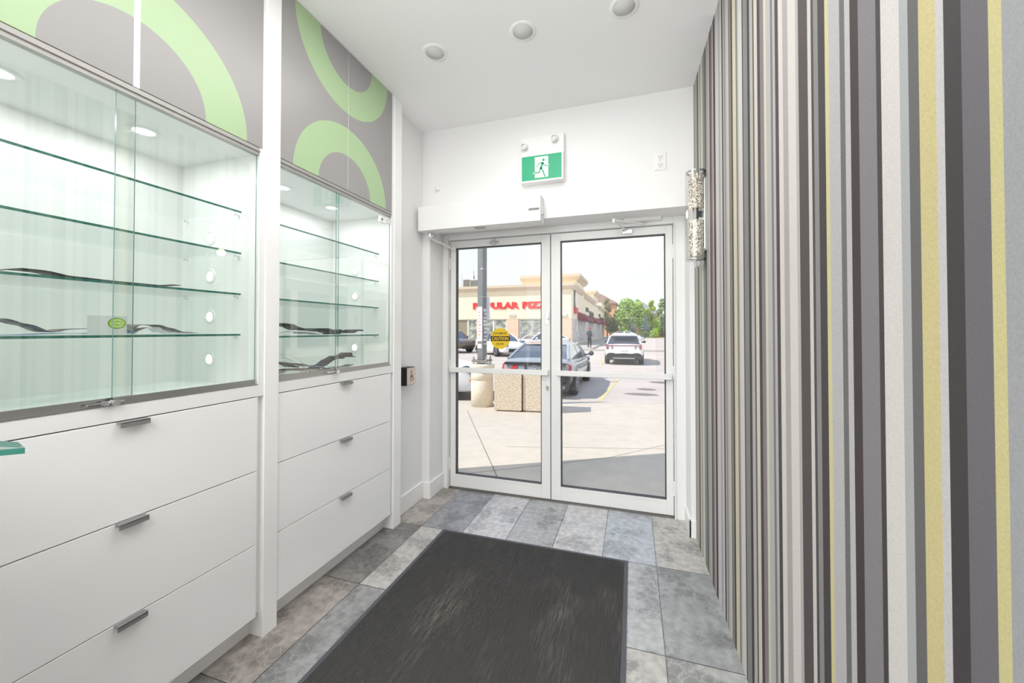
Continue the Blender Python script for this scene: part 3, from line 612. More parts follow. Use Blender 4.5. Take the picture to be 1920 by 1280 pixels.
joint(-2.72, 6.1, -1.05, 3.05); joint(-1.5, 3.2, -.25, 4.15, .006); joint(-.25, 4.15, .6, 5.2, .006); joint(-1.4, 4.2, 2.0, 5.2, .006); joint(.05, 3.0, .9, 3.9, .008); joint(-3.6, kerb(-3.6)-.18, 3, kerb(3)-.18, .006)
q.build('control_joint', jm, sw)
asph = mat('asphalt', (198, 187, 181), .95, noise=(.7, (186, 176, 171), (1, 1, 1), .35, .65), bump=(90, .3))
mb = MB(); mb.add([(-70, 2, ZL), (40, 2, ZL), (40, 80, ZL), (-70, 80, ZL)], [(0, 1, 2, 3)])
pl_ = mb.build('parking_lot', asph, **STRUCT)
yl = mat('yellow_paint', (206, 194, 146), .8, noise=(9, (180, 168, 140), (1, 1, 1), .5, .7))
for (a, b) in (((-.74, 9.0), (-.46, 13.6)), ((-1.42, 17.6), (-1.70, 27.5)), ((1.05, 19.5), (.95, 25.0)), ((3.4, 18), (3.3, 25)), ((-3.6, 8.6), (-3.5, 13.2))):
    d = Vector((b[0]-a[0], b[1]-a[1], 0)).normalized(); nn = Vector((-d.y, d.x, 0))*.05; z = ZL+.004
    MB().add([(a[0]-nn.x, a[1]-nn.y, z), (b[0]-nn.x, b[1]-nn.y, z), (b[0]+nn.x, b[1]+nn.y, z), (a[0]+nn.x, a[1]+nn.y, z)], [(3, 2, 1, 0)]).build('stall_line', yl, pl_)
for (x, y, rx, ry) in ((.35, 11.2, .25, .1), (1.0, 12.8, .5, .14), (.2, 10.3, .4, .1)):
    MB().prism([(x+rx*math.cos(i*PI/8)*(1+.2*math.sin(3*i)), y+ry*2*math.sin(i*PI/8), ZL+.002) for i in range(16)], (0, 0, .001)).build('tar_patch', mat('tar', (128, 120, 118), .9), pl_)
lawn = mat('lawn_grass', (150, 165, 95), 1, noise=(.8, (196, 188, 120), (1, 1, 1), .4, .6))
MB().box(-5.2, 40, 80, 98, -.6, ZL+.06).build('lawn', lawn, kind='stuff', label='strip of pale green grass behind the parking lot', category='grass')
MB().box(-5.2, 40, 79.6, 80, -.6, ZL+.10).build('far_kerb', conc, **STRUCT)
walk = MB().box(-70, -3.2, 34.5, 90, -.6, ZL+.13).box(-3.2-.6, 2.6, 30.6, 31.2, -.6, ZL+.12).box(-5.6, -3.2, 31.2, 34.5, -.6, ZL+.13)
walk.build('plaza_walkway', mat('walkway_concrete', (178, 172, 165), .9), **STRUCT)

# concrete light pole
def rotz(mb, a=-.28):
    c, s_ = math.cos(a), math.sin(a); mb.v = [(PX+(x-PX)*c-(y-PY)*s_, PY+(x-PX)*s_+(y-PY)*c, z) for x, y, z in mb.v]; return mb
pm = mat('cast_concrete', (228, 218, 200), .9, noise=(22, (214, 203, 184), (1, 1, 2), .4, .65), bump=(50, .4))
PX, PY = -2.69, 6.70; zb = swz(6.5)-.09
t_ = thing('light_pole', 'grey square light pole on a round concrete base outside the left door', 'pole', (PX, PY, zb))
MB().lathe((PX, PY, zb-.02), [(0, .05), (.205, .05), (.205, .585), (.200, .59), (.200, .597), (.205, .60), (.205, .725), (.200, .73), (.200, .737), (.205, .742), (.205, .80), (.235, .815), (.235, .87), (.20, .89), (0, .89)], 48).build('concrete_base', pm, t_)
zt = zb+.87
rotz(MB().box(PX-.064, PX+.064, PY-.064, PY+.064, zt+.07, zt+7)).build('shaft', mat('galvanised_steel', (128, 130, 134), .5, .3), t_, bevel=.008)
bpz = MB().box(PX-.15, PX+.15, PY-.15, PY+.15, zt+.04, zt+.07); bp_ = bpz.build('base_plate', mat('weathered_steel', (140, 134, 128), .6, .4), t_, bevel=.004)
for sx_ in (-1, 1):
    for sy_ in (-1, 1): MB().cyl((PX+sx_*.12, PY+sy_*.12, zt), (PX+sx_*.12, PY+sy_*.12, zt+.14), .014, n=8).cyl((PX+sx_*.12, PY+sy_*.12, zt+.07), (PX+sx_*.12, PY+sy_*.12, zt+.095), .026, n=6).build('anchor_bolt', M['brushed'], bp_)
rotz(MB().box(PX-.067, PX+.067, PY-.067, PY+.067, zt+1.235, zt+1.25)).build('strap', M['brushed'], t_)
po = thing('taped_poster', 'long white paper poster taped to the front of the grey light pole', 'poster', (PX, PY-.08, zt+.75))
rotz(MB().box(PX-.060, PX+.05, PY-.067, PY-.0645, zt+.42, zt+1.06)).build('paper', mat('poster_paper', (236, 232, 232), .7), po)
q = MB(); rr = random.Random(2)
for k in range(9):
    z0 = zt+.47+k*.06; q.box(PX-.045+rr.random()*.01, PX+.035-rr.random()*.03, PY-.0685, PY-.0665, z0, z0+.012+.014*rr.random())
rotz(q).build('faded_print', mat('faded_red_print', (214, 140, 140), .7), po, kind='stuff')
q = MB()
for k in range(10):
    z0 = zt+.36+k*.068; q.box(PX+.0645, PX+.067, PY-.06+rr.random()*.04, PY+.05+rr.random()*.02, z0, z0+.02+.035*rr.random())
rotz(q).build('flyer_scrap', mat('torn_flyers', (214, 214, 218), .8), kind='stuff', label='torn scraps of old flyers stuck beside the poster on the pole', category='flyers')
rotz(MB().box(PX-.060, PX+.04, PY-.067, PY-.0645, zt+.29, zt+.37)).build('taped_notice', mat('notice_paper', (235, 235, 235), .7), **T('small white taped notice low on the light pole', 'notice'))
t_ = thing('pole_sign', 'narrow pale sign blade on the right side of the light pole', 'sign', (PX+.13, PY, zt+1.1))
MB().box(PX+.09, PX+.165, PY-.012, PY-.006, zt+.83, zt+1.24).build('blade', mat('pale_sign', (205, 206, 216), .5), t_)
for z in (1.18, .87): MB().box(PX+.07, PX+.15, PY-.006, PY+.01, zt+z, zt+z+.02).build('bracket', M['brushed'], t_)

# exposed-aggregate planter boxes
agg = mat('exposed_aggregate', (228, 214, 194), .95, noise=(50, (172, 152, 126), (1, 1, 1), .48, .64), bump=(200, .6))
def planter(x0, y0, w, d, h, lab):
    ang = .12; z = swz(y0+.1)-.01
    t_ = thing('planter_box', lab, 'planter', (x0, y0, z), group='square stone planters by the kerb', rz=ang, world=False)
    a = MB(); a.box(0, w, 0, d, .035, h); a.box(.06, w-.06, .06, d-.06, h, h+.0005, 0)
    def mk(m, n, mt_, **k):
        o = m.build(n, mt_, t_, **k); return o
    mk(a, 'box', agg, bevel=.012)
    mk(MB().box(.05, w-.02, .03, d-.05, 0, .036), 'foot', mat('planter_foot', (150, 138, 122), .9))
planter(-2.290, 6.27, .475, .5, .67, 'exposed-aggregate stone planter box touching the round concrete pole base')
planter(-1.800, 6.36, .60, .5, .67, 'exposed-aggregate stone planter box nearer the door mullion, right of its twin')

# ------------------------------------------------------------------ cars
def paint(name, c, rough=.25): return mat(name, c, rough, coat=.6)
TYRE = mat('tyre_rubber', (34, 34, 36), .8); RIM = mat('alloy_rim', (170, 172, 175), .3, .8); TINT = mat('car_window', (92, 100, 114), .08, .55, coat=1); BLKP = mat('black_trim', (40, 42, 46), .35, coat=.3)
RED = mat('tail_light_red', (190, 20, 45), .2, coat=1); LAMP = mat('headlight_lens', (110, 125, 150), .1, coat=1); AMB = mat('amber_lens', (235, 130, 40), .3); PLATE = mat('licence_plate', (225, 228, 235), .4)
PROF = {
 'sedan': dict(L=4.65, W=1.82, H=1.43, body=[(0,.50,.80,.84),(.012,.30,.98,.92),(.05,.24,1.03,.96),(.14,.20,1.02,1.0),(.30,.19,.96,1.0),(.50,.19,.93,1.0),(.66,.19,.93,1.0),(.78,.20,.92,.99),(.88,.22,.85,.96),(.95,.24,.76,.90),(.985,.28,.66,.82),(1,.40,.55,.72)],
      gh=[(.075,1.00),(.17,1.20),(.27,1.36),(.38,1.425),(.50,1.43),(.60,1.36),(.69,1.17),(.77,.91)]),
 'suv': dict(L=4.60, W=1.86, H=1.66, body=[(0,.62,.90,.90),(.012,.40,1.10,.95),(.04,.34,1.12,.98),(.14,.28,1.10,1.0),(.30,.27,1.07,1.0),(.50,.27,1.05,1.0),(.66,.27,1.05,1.0),(.78,.28,1.02,.99),(.88,.30,.98,.97),(.95,.33,.90,.92),(.985,.38,.78,.85),(1,.5,.66,.76)],
      gh=[(.02,1.10),(.05,1.28),(.10,1.52),(.20,1.62),(.40,1.66),(.55,1.64),(.64,1.52),(.70,1.32),(.77,1.04)])}
def car(kind, col, loc, rz, label, group=None, rim=RIM, lower=None, sc=1.0, tailbar=False, logo=False, cat='car', rack=False, zs=1.0, low=1):
    P = PROF[kind]; L_, W_ = P['L'], P['W']; hw = W_/2
    r = thing('parked_car', label, cat, loc, rz=rz, world=False, group=group); r.scale = (sc, sc, sc*zs)
    pm_ = paint('car_paint', col)
    secs = []
    for f, zb_, zt_, w in P['body']:
        x = f*L_; a = hw*w
        secs.append([(x, a*.86, zb_), (x, a*.985, zb_+.10*(zt_-zb_)), (x, a, zb_+.45*(zt_-zb_)), (x, a*.985, zb_+.72*(zt_-zb_)), (x, a*.95, zt_-.05), (x, a*.86, zt_), (x, a*.45, zt_+.02), (x, 0, zt_+.025)])
    mb = MB(); vs = []; n = 15
    for s_ in secs:
        vs += s_ + [(p[0], -p[1], p[2]) for p in s_[-2::-1]]
    fs = []
    for i in range(len(secs)-1):
        for k in range(n-1): fs.append((i*n+k, i*n+k+1, (i+1)*n+k+1, (i+1)*n+k))
        fs.append((i*n+n-1, i*n, (i+1)*n, (i+1)*n+n-1))
    fs.append(tuple(range(n))[::-1]); fs.append(tuple((len(secs)-1)*n+k for k in range(n)))
    mb.add(vs, fs, 0, True)
    if lower:
        for j, f in enumerate(fs):
            if j < len(fs)-2 and min(f[0] % n, 13-f[0] % n) < low: mb.m[j] = 1
    body = mb.build('body', [pm_, BLKP], r)
    body.modifiers.new('sub', 'SUBSURF').levels = 1; body.modifiers['sub'].render_levels = 1
    # greenhouse
    gh = P['gh']; zlo = min(z for _, z in gh); zhi = max(z for _, z in gh)
    def wd(z): return hw*(.90-.24*((z-zlo)/(zhi-zlo))**1.1)
    vs = []; N_ = len(gh)
    for f, z in gh: vs += [(f*L_, wd(z), z), (f*L_, -wd(z), z)]
    base = [(gh[0][0]*L_, .9*hw, zlo-.06), (gh[-1][0]*L_, .9*hw, zlo-.06), (gh[0][0]*L_, -.9*hw, zlo-.06), (gh[-1][0]*L_, -.9*hw, zlo-.06)]
    fs = [(2*i, 2*i+1, 2*i+3, 2*i+2) for i in range(N_-1)]
    vs += base; B = 2*N_
    fs += [tuple([2*i for i in range(N_)])+(B+1, B), tuple([2*i+1 for i in range(N_)][::-1])+(B+2, B+3)]
    MB().add(vs, fs, 0, False).build('windows', TINT, r)
    # roof skin
    hi = [(f, z) for f, z in gh if z > zlo+.62*(zhi-zlo)]; q = MB(); vs = []
    for f, z in hi:
        for t_ in (-1, -.9, 0, .9, 1): vs.append((f*L_, wd(z)*t_*1.01, z+(.012 if abs(t_) < 1 else -.03)+(.02 if t_ == 0 else 0)))
    fs = [(i*5+k, i*5+k+1, i*5+k+6, i*5+k+5) for i in range(len(hi)-1) for k in range(4)]
    q.add(vs, fs, 0, True).build('roof', pm_, r)
    for sgn, nm in ((1, 'left'), (-1, 'right')):
        q = MB()
        for i in list(range(0, 2))+list(range(N_-3, N_-1)):
            (f0, z0), (f1, z1) = gh[i], gh[i+1]
            q.cyl((f0*L_, sgn*wd(z0)*.985, z0), (f1*L_, sgn*wd(z1)*.985, z1), .045, n=8)
            if i in (1, N_-2): q.build('window_pillar', pm_, r); q = MB()
        q = MB()
        fx = .47*L_; q.prism([(fx, sgn*(wd(zlo)+.004), zlo), (fx+.06, sgn*(wd(zlo)+.004), zlo), (fx+.02, sgn*(wd(zhi-.08)+.01), zhi-.08), (fx-.04, sgn*(wd(zhi-.08)+.01), zhi-.08)], (0, sgn*.004, 0)); q.build('door_pillar', BLKP, r)
        mx = .70*L_; q = MB(); q.lathe((mx, sgn*(hw+.12), zlo+.10), [(0, -.07), (.06, -.06), (.085, 0), (.06, .06), (0, .07)], 12, axis='x'); q.cyl((mx, sgn*hw*.88, zlo+.04), (mx, sgn*(hw+.08), zlo+.08), .025, n=8); q.build('mirror', BLKP if kind == 'suv' or lower else pm_, r)
        for xx in (.34*L_, .55*L_): MB().box(xx-.09, xx+.09, sgn*hw*1.0-.01, sgn*hw*1.0+.018, zlo-.17, zlo-.145).build('door_handle', pm_, r)
    # wheels
    for fx in (.175, .80):
        for sgn in (1, -1):
            x = fx*L_; rw = .34 if kind == 'suv' else .325; y1 = sgn*(hw+.012); y0 = sgn*(hw-.2)
            q = MB(); q.cyl((x, y0, rw), (x, y1, rw), rw, n=28); wl = q.build('wheel', TYRE, r)
            q = MB(); q.cyl((x, y1-sgn*.01, rw), (x, y1+sgn*.003, rw), rw*.66, n=28)
            q.build('hub', mat('wheel_well_dark', (45, 45, 48), .6), wl)
            q = MB()
            for k in range(5):
                a = 2*PI*k/5+.3; q.prism([(x+.03*math.sin(a), y1+sgn*.004, rw+.03*-math.cos(a)), (x+rw*.64*math.cos(a-.16), y1+sgn*.004, rw+rw*.64*math.sin(a-.16)), (x+rw*.64*math.cos(a+.16), y1+sgn*.004, rw+rw*.64*math.sin(a+.16))], (0, sgn*.01, 0))
            q.lathe((x, y1, rw), [(rw*.60, sgn*.003), (rw*.60, sgn*.014), (rw*.68, sgn*.014), (rw*.68, sgn*.003)], 28, axis='y')
            q.build('rim', rim, wl)
            q = MB(); nn = 20
            arc = [(x+(rw+.055)*math.cos(PI*i/nn), sgn*(hw*.90), rw-.0+(rw+.055)*math.sin(PI*i/nn)) for i in range(nn+1)]+[(x-(rw+.055), sgn*hw*.9, .2), (x+(rw+.055), sgn*hw*.9, .2)]
            q.prism(arc, (0, sgn*(hw*.10+.006), 0)); q.build('wheel_arch', BLKP, r)
    # rear
    zt_ = P['body'][1][2]
    for sgn in (1, -1):
        if kind == 'suv':
            q = MB().box(-.012, .10, sgn*hw*.86-.07 if sgn > 0 else sgn*hw*.86-.05, sgn*hw*.86+.05 if sgn > 0 else sgn*hw*.86+.07, zt_-.26, zt_-.04).box(-.016, .05, sgn*hw*.60-.03, sgn*hw*.60+.03, zt_-.25, zt_-.05)
        else:
            q = MB().prism([(-.012, sgn*hw*.48, zt_-.10), (-.012, sgn*hw*.50, zt_-.20), (.0, sgn*hw*.80, zt_-.30), (.09, sgn*hw*.97, zt_-.26), (.16, sgn*hw*.965, zt_-.10), (.04, sgn*hw*.86, zt_-.05)], (.05, 0, 0))
        q.build('tail_light', RED if kind == 'sedan' else mat('smoked_tail_light', (150, 82, 92), .2, coat=1), r, bevel=.006)
        hz = P['body'][-3][2]
        q = MB().prism([(.955*L_, sgn*hw*.93, hz-.10), (1.0*L_+.0, sgn*hw*.62, hz-.14), (1.0*L_-.02, sgn*hw*.50, hz-.06), (.93*L_, sgn*hw*.95, hz+.02), (.90*L_, sgn*hw*.97, hz-.02)], (0, 0, .07))
        q.build('headlight', LAMP, r, bevel=.004)
        MB().box(.945*L_, .985*L_, sgn*hw*.88-.02, sgn*hw*.88+.05*sgn+.02, hz-.26, hz-.22).build('turn_signal', AMB, r)
    if tailbar or kind == 'suv': MB().box(-.016, .04, -hw*.84, hw*.84, zt_-.075, zt_-.045).build('light_bar', mat('light_bar_red', (170, 90, 98), .2), r)
    else: MB().box(-.018, .04, -hw*.84, hw*.84, zt_-.10, zt_-.03).build('trunk_strip', BLKP, r)
    zp = zt_-.28 if kind == 'suv' else zt_-.32
    MB().box(-.022, .05, -.16, .16, zp-.07, zp+.06).build('licence_plate', PLATE, r, bevel=.004)
    MB().box(-.03, .16, -hw*.90, hw*.90, .30 if kind == 'suv' else .22, .52 if kind == 'suv' else .40).build('rear_bumper', BLKP, r, bevel=.03)
    MB().box(L_-.14, L_+.012, -hw*.5, hw*.5, .30, .50).build('grille', BLKP, r, bevel=.02)
    if rack:
        for sgn in (1, -1): MB().tube([(.22*L_, sgn*hw*.62, 1.66), (.28*L_, sgn*hw*.62, 1.72), (.55*L_, sgn*hw*.62, 1.72), (.60*L_, sgn*hw*.62, 1.67)], .015, 8).build('roof_rail', BLKP, r)
    if kind == 'suv':
        MB().box(.01*L_, .09*L_, -hw*.66, hw*.66, 1.545, 1.58).build('spoiler', pm_, r, bevel=.01)
        MB().box(-.045, -.02, -hw*.55, hw*.55, .33, .40).build('skid_plate', RIM, r, bevel=.006)
        MB().lathe((.30*L_, 0, 1.68), [(0, .09), (.02, .08), (.05, 0)], 10).build('antenna', pm_, r)
    if logo:
        q = MB(); q.lathe((-.028, 0, zt_-.15), [(.052, 0), (.052, -.006), (.042, -.006), (.042, 0)], 24, axis='x')
        q.box(-.034, -.028, -.028, -.016, zt_-.18, zt_-.12).box(-.034, -.028, .016, .028, zt_-.18, zt_-.12).box(-.034, -.028, -.02, .02, zt_-.156, zt_-.144); q.build('emblem', M['chrome'], r)
        q = MB(); q.box(-.03, .0, .22, .25, zt_-.22, zt_-.12); q.build('trunk_badge', BLKP, r)
        for sgn in (1, -1):
            q = MB(); q.prism([(-.034, sgn*hw*.55, .27), (-.034, sgn*hw*.80, .27), (-.034, sgn*hw*.84, .32), (-.034, sgn*hw*.80, .36), (-.034, sgn*hw*.55, .36), (-.034, sgn*hw*.51, .32)], (.01, 0, 0)); q.build('exhaust_trim', M['chrome'], r)
    return r
NY = PI/2
car('sedan', (150, 157, 165), (-2.24, 8.95, ZL), NY, sc=.98, zs=.92, low=2, label= 'grey sedan with red tail lights parked right behind the stone planters', logo=True, lower=True)  # low rows black: dark bumper plus dark reflections put into the body colour
car('suv', (238, 238, 240), (-.40, 18.6, ZL), NY, sc=.94, zs=.94, label= 'white compact SUV seen from behind, its red light bar across the tailgate', rack=True, lower=True)
car('sedan', (236, 237, 240), (-7.89, 7.71, ZL), .20, 'white car whose front fender and headlight show left of the light pole')
car('sedan', (238, 238, 240), (-10.0, 25.6, ZL), -.80, 'white sedan parked just behind the caution sticker, front wheel in view')
car('sedan', (240, 240, 242), (-5.3, 31.5, ZL), PI+.75, 'white car in front of the barred shop window, half behind the door mullion')
car('sedan', (225, 230, 238), (-3.1, 57.5, ZL), -.08, 'small white coupe far across the lot, seen above the white SUV')
car('suv', (104, 92, 78), (-15.2, 27.0, ZL), -.45, 'olive-brown SUV in shade at the far left of the left door glass')

# ------------------------------------------------------------------ pedestrian
def person(loc, rz):
    p = thing('person', 'person in red cap and dark jacket and trousers standing by the awnings', 'person', loc, rz=rz, world=False)
    J = {'pel':(0,0,.95,.135),'wai':(0,.0,1.08,.125),'che':(0,.01,1.30,.155),'nec':(0,.0,1.47,.06),'hea':(0,-.01,1.58,.085),'top':(0,-.01,1.67,.088),
         'ls':(.16,.01,1.40,.065),'le':(.23,.03,1.13,.05),'lh':(.14,-.17,1.02,.04),'rs':(-.16,.01,1.40,.065),'re':(-.22,.04,1.13,.05),'rh':(-.17,-.16,1.03,.04),
         'lk':(.10,-.02,.52,.07),'la':(.11,.03,.09,.048),'lf':(.12,-.13,.04,.042),'lt':(.09,0,.88,.098),'rk':(-.09,-.05,.52,.07),'ra':(-.10,-.02,.09,.048),'rf':(-.11,-.18,.04,.042),'rt':(-.09,0,.88,.098)}
    E_ = [('pel','wai'),('wai','che'),('che','nec'),('nec','hea'),('hea','top'),('che','ls'),('ls','le'),('le','lh'),('che','rs'),('rs','re'),('re','rh'),('pel','lt'),('lt','lk'),('lk','la'),('la','lf'),('pel','rt'),('rt','rk'),('rk','ra'),('ra','rf')]
    keys = list(J); me = bpy.data.meshes.new('body'); me.from_pydata([J[k][:3] for k in keys], [(keys.index(a), keys.index(b)) for a, b in E_], [])
    o = bpy.data.objects.new('body', me); COL.objects.link(o)
    o.modifiers.new('skin', 'SKIN'); sv = me.skin_vertices[0]
    for i, k in enumerate(keys): sv.data[i].radius = (J[k][3], J[k][3]*(.8 if k in ('che', 'wai', 'pel') else 1)); sv.data[i].use_root = (k == 'pel')
    o.modifiers.new('sub', 'SUBSURF').levels = 1
    bpy.context.view_layer.update(); dg = bpy.context.evaluated_depsgraph_get()
    m2 = bpy.data.meshes.new_from_object(o.evaluated_get(dg)); bpy.data.objects.remove(o)
    m2.materials.clear()
    for q in (mat('skin_tone', (150, 110, 90), .6), mat('dark_jacket', (58, 62, 70), .9), mat('dark_trousers', (46, 50, 60), .9), mat('white_shoes', (225, 225, 225), .7)): m2.materials.append(q)
    for f in m2.polygons:
        c = f.center; f.use_smooth = True
        f.material_index = 3 if c.z < .10 else (2 if c.z < .93 and abs(c.x) < .2 and c.y > -.3 and not (abs(c.x) > .13 and c.z > .97) else (0 if c.z > 1.50 or (c.y < -.13 and .95 < c.z < 1.08) else 1))
    b = bpy.data.objects.new('body', m2); COL.objects.link(b); b.parent = p
    MB().lathe((0, -.01, 1.63), [(.108, 0), (.105, .06), (.07, .12), (0, .14)], 20).box(-.06, .06, -.20, -.08, 1.635, 1.65).build('cap', mat('red_cap', (165, 40, 60), .8), p)
    MB().lathe((0, .005, .90), [(.175, 0), (.165, .1), (.16, .2)], 20).build('jacket_hem', mat('jacket_hem_cloth', (58, 62, 70), .9), p)
    # fingers
    for sgn, hx, hy, hz in ((1, .14, -.17, 1.02), (-1, -.17, -.16, 1.03)):
        q = MB()
        for k in range(4): q.tube([(hx+sgn*(-.02+k*.013), hy-.02, hz), (hx+sgn*(-.02+k*.013), hy-.07+abs(k-1.5)*.006, hz-.01), (hx+sgn*(-.02+k*.013), hy-.09, hz-.035)], .008, 6)
        q.tube([(hx-sgn*.03, hy, hz+.01), (hx-sgn*.05, hy-.05, hz+.01)], .009, 6); q.build('fingers', bpy.data.materials['skin_tone'], p)
    return p
person((-3.41, 32.2, ZL+.12), 2.6)

# ------------------------------------------------------------------ pizza plaza
cream = mat('cream_stucco', (244, 232, 206), .9, noise=(1.2, (240, 227, 200), (1, 1, 1), .4, .6)); corn = mat('cornice_stucco', (214, 198, 178), .9); brick = mat('pink_brick', (234, 206, 184), .9, noise=(6, (222, 190, 166), (1, 1, 5), .4, .6))
shopg = mat('shop_glass', (120, 128, 126), .1, coat=.8, noise=(2.2, (196, 198, 180), (1, 1, 1), .42, .6)); wfr = mat('white_window_frame', (232, 232, 228), .5); bars = mat('white_bars', (220, 222, 220), .5); paleg = mat('grey_green_wall', (150, 142, 120), .8)
YF, XC, ZG = 38.0, -5.80, ZL+.13
pz = thing('pizza_shop', 'cream stucco corner plaza with red POPULAR PIZZA lettering across the lot', 'building', (-12, YF, ZG))
b = MB(); b.box(-34, XC, YF+.35, 84, ZG-.5, 5.4); b.build('wall', cream, pz)
# cream fascia on the front, resting on brick piers, recessed glazing
b = MB(); b.box(-34, XC, YF, YF+.35, 2.46, 5.45); b.box(XC-.001, XC+.02, YF, 84, 2.62, 5.3); b.build('fascia', cream, pz)
b = MB()
for a, c in ((-12.55, -11.25), (-8.4, -5.8), (-20.6, -19.5), (-15.9, -15.5)): b.box(a, c, YF+.02, YF+.35, ZG, 2.46)
b.build('brick_pier', brick, pz)
def cornice(name, path, z0, z1, ov):      # path: (x, y, nx, ny) mitred offsets
    pr = [(0, z0), (ov*.35, z0), (ov, z0+(z1-z0)*.55), (ov, z1), (0, z1)]; m = MB(); n = len(pr); vs = []
    for x, y, nx, ny in path: vs += [(x+nx*o, y+ny*o, z) for o, z in pr]
    fs = [(i*n+k, i*n+(k+1) % n, (i+1)*n+(k+1) % n, (i+1)*n+k) for i in range(len(path)-1) for k in range(n)]
    fs += [tuple(range(n))[::-1], tuple((len(path)-1)*n+k for k in range(n))]
    m.add(vs, fs); m.build(name, corn, pz)
cornice('cornice', [(-34, YF, 0, -1), (XC, YF, 1, -1), (XC, 46.2, 1, 0)], 5.40, 5.93, .42)
# corner tower
b = MB(); b.box(-12, XC+.02, 41.6, 48.3, 5.3, 6.95); b.build('tower_wall', cream, pz)
cornice('tower_cornice', [(-12, 41.6, 0, -1), (XC, 41.6, 1, -1), (XC, 48.3, 1, 1), (-12, 48.3, 0, 1)], 6.70, 7.35, .5)
cornice('cornice', [(XC, 48.3, 1, 0), (XC, 61, 1, 0)], 5.25, 5.85, .42)
b = MB(); b.box(-12, XC+.02, 61, 68.5, 5.2, 7.0); b.build('tower_wall', cream, pz)
cornice('tower_cornice', [(-12, 61, 0, -1), (XC, 61, 1, -1), (XC, 68.5, 1, 1), (-12, 68.5, 0, 1)], 6.85, 7.5, .5)
cornice('cornice', [(XC, 68.6, 1, 0), (XC, 84.0, 1, 1), (-12, 84, 0, 1)], 5.0, 5.6, .42)
b = MB(); b.box(-12, XC+.02, 76, 84, 5.2, 6.6); b.build('tower_wall', cream, pz)
# front glazing
for k, (a, c, m_) in enumerate(((-19.5, -17.0, paleg), (-16.85, -15.9, shopg), (-15.5, -14.05, shopg), (-13.95, -12.6, shopg), (-11.15, -9.9, shopg), (-9.82, -8.45, shopg), (-24, -20.7, shopg))):
    o = MB().box(a, c, YF+.15, YF+.2, ZG+.3, 2.42).build('shop_window', m_, pz)
    f = MB()
    for (x0, x1, z0, z1) in ((a-.05, a+.03, ZG, 2.46), (c-.03, c+.05, ZG, 2.46), (a, c, 2.38, 2.46), (a, c, ZG, ZG+.3)): f.box(x0, x1, YF+.1, YF+.22, z0, z1)
    f.build('window_frame', wfr, o)
    if k in (4, 5):
        f = MB(); x = a+.1
        while x < c: f.box(x, x+.035, YF+.08, YF+.11, ZG+.3, 2.4); x += .14
        f.box(a, c, YF+.07, YF+.1, 2.1, 2.14).box(a, c, YF+.07, YF+.1, 1.0, 1.04); f.build('security_bars', bars, o)
# side glazing: tall pale shopfronts with white window lettering film
film = mat('patterned_window_film', (150, 150, 156), .5, noise=(2.4, (232, 230, 230), (1, 3.2, .7), .45, .55))
for a, c in ((38.8, 42.2), (42.6, 49.5), (50, 58), (58.6, 66), (66.8, 74), (74.8, 83)):
    o = MB().box(XC+.0, XC+.03, a, c, ZG+.15, 2.45).build('shop_window', film, pz)
    MB().box(XC, XC+.06, a-.1, a+.05, ZG, 2.5).box(XC, XC+.06, c-.05, c+.1, ZG, 2.5).box(XC, XC+.06, a, c, 2.42, 2.52).build('window_frame', wfr, o)
MB().box(XC, XC+.04, 38, 38.75, ZG, 2.46).build('brick_pier', brick, pz)
aw = mat('maroon_awning', (122, 38, 56), .8)
for a, c in ((42.5, 49.5), (53.5, 61), (65.5, 72.5), (76.5, 83)):
    MB().prism([(XC, a, 2.35), (XC+1.15, a, 2.35), (XC+1.15, a, 2.6), (XC, a, 3.35)], (0, c-a, 0)).build('awning', aw, pz)
dk = mat('dark_sign_letters', (66, 56, 62), .6)
rr = random.Random(9)
for (a, c, z0, z1) in ((50.2, 53, 3.7, 4.3), (54.5, 60, 3.05, 4.0), (70, 72.5, 3.7, 4.2), (71.5, 76.5, 3.0, 3.7), (78, 81.5, 3.0, 3.8)):
    m = MB(); y = a
    while y < c:
        w = .35+rr.random()*.25; m.box(XC+.02, XC+.12, y, y+w, z0, z1-rr.random()*.15); y += w+.16
    m.build('shop_sign', dk, pz)
# sign on the corner: dark green arc with a red box below on a white oval board
m = MB(); m.prism([(XC+.02, 40.6+1.0*math.cos(2*PI*i/24), 4.45+1.0*math.sin(2*PI*i/24)) for i in range(24)], (.06, 0, 0)); m.build('sign_board', wfr, pz)
m = MB()
for i in range(8):
    a0, a1 = math.radians(110+i*18), math.radians(128+i*18)
    m.prism([(XC+.09, 40.6+.75*math.cos(a0), 4.5+.95*math.sin(a0)), (XC+.09, 40.6+1.1*math.cos(a0), 4.5+1.25*math.sin(a0)), (XC+.09, 40.6+1.1*math.cos(a1), 4.5+1.25*math.sin(a1)), (XC+.09, 40.6+.75*math.cos(a1), 4.5+.95*math.sin(a1))], (.06, 0, 0))
m.build('sign_arc', mat('dark_green_sign', (52, 74, 60), .6), pz)
MB().box(XC+.02, XC+.25, 39.5, 41.4, 3.05, 3.65).build('sign_box', mat('red_sign_box', (200, 40, 60), .6), pz)
sr = mat('red_letters', (222, 50, 56), .5, emit=(222, 50, 56), es=.15)
text('sign_lettering', 'POPULAR', sr, 5.15, .70, -13.72, YF-.02, 3.86, pz, depth=.12, bold=.055)
text('sign_lettering', 'PIZZA', sr, 3.45, .70, -9.08, YF-.02, 3.86, pz, depth=.12, bold=.055)
o = MB().box(-12.3, -11.55, YF-.12, YF, 2.72, 3.0).build('wall_lamp', wfr, pz, bevel=.03); MB().box(-12.2, -11.65, YF-.13, YF-.12, 2.78, 2.94).build('lamp_lens', corn, o)
o = MB().box(-6.9, -6.2, YF-.12, YF, 2.70, 2.98).build('wall_lamp', wfr, pz, bevel=.03)
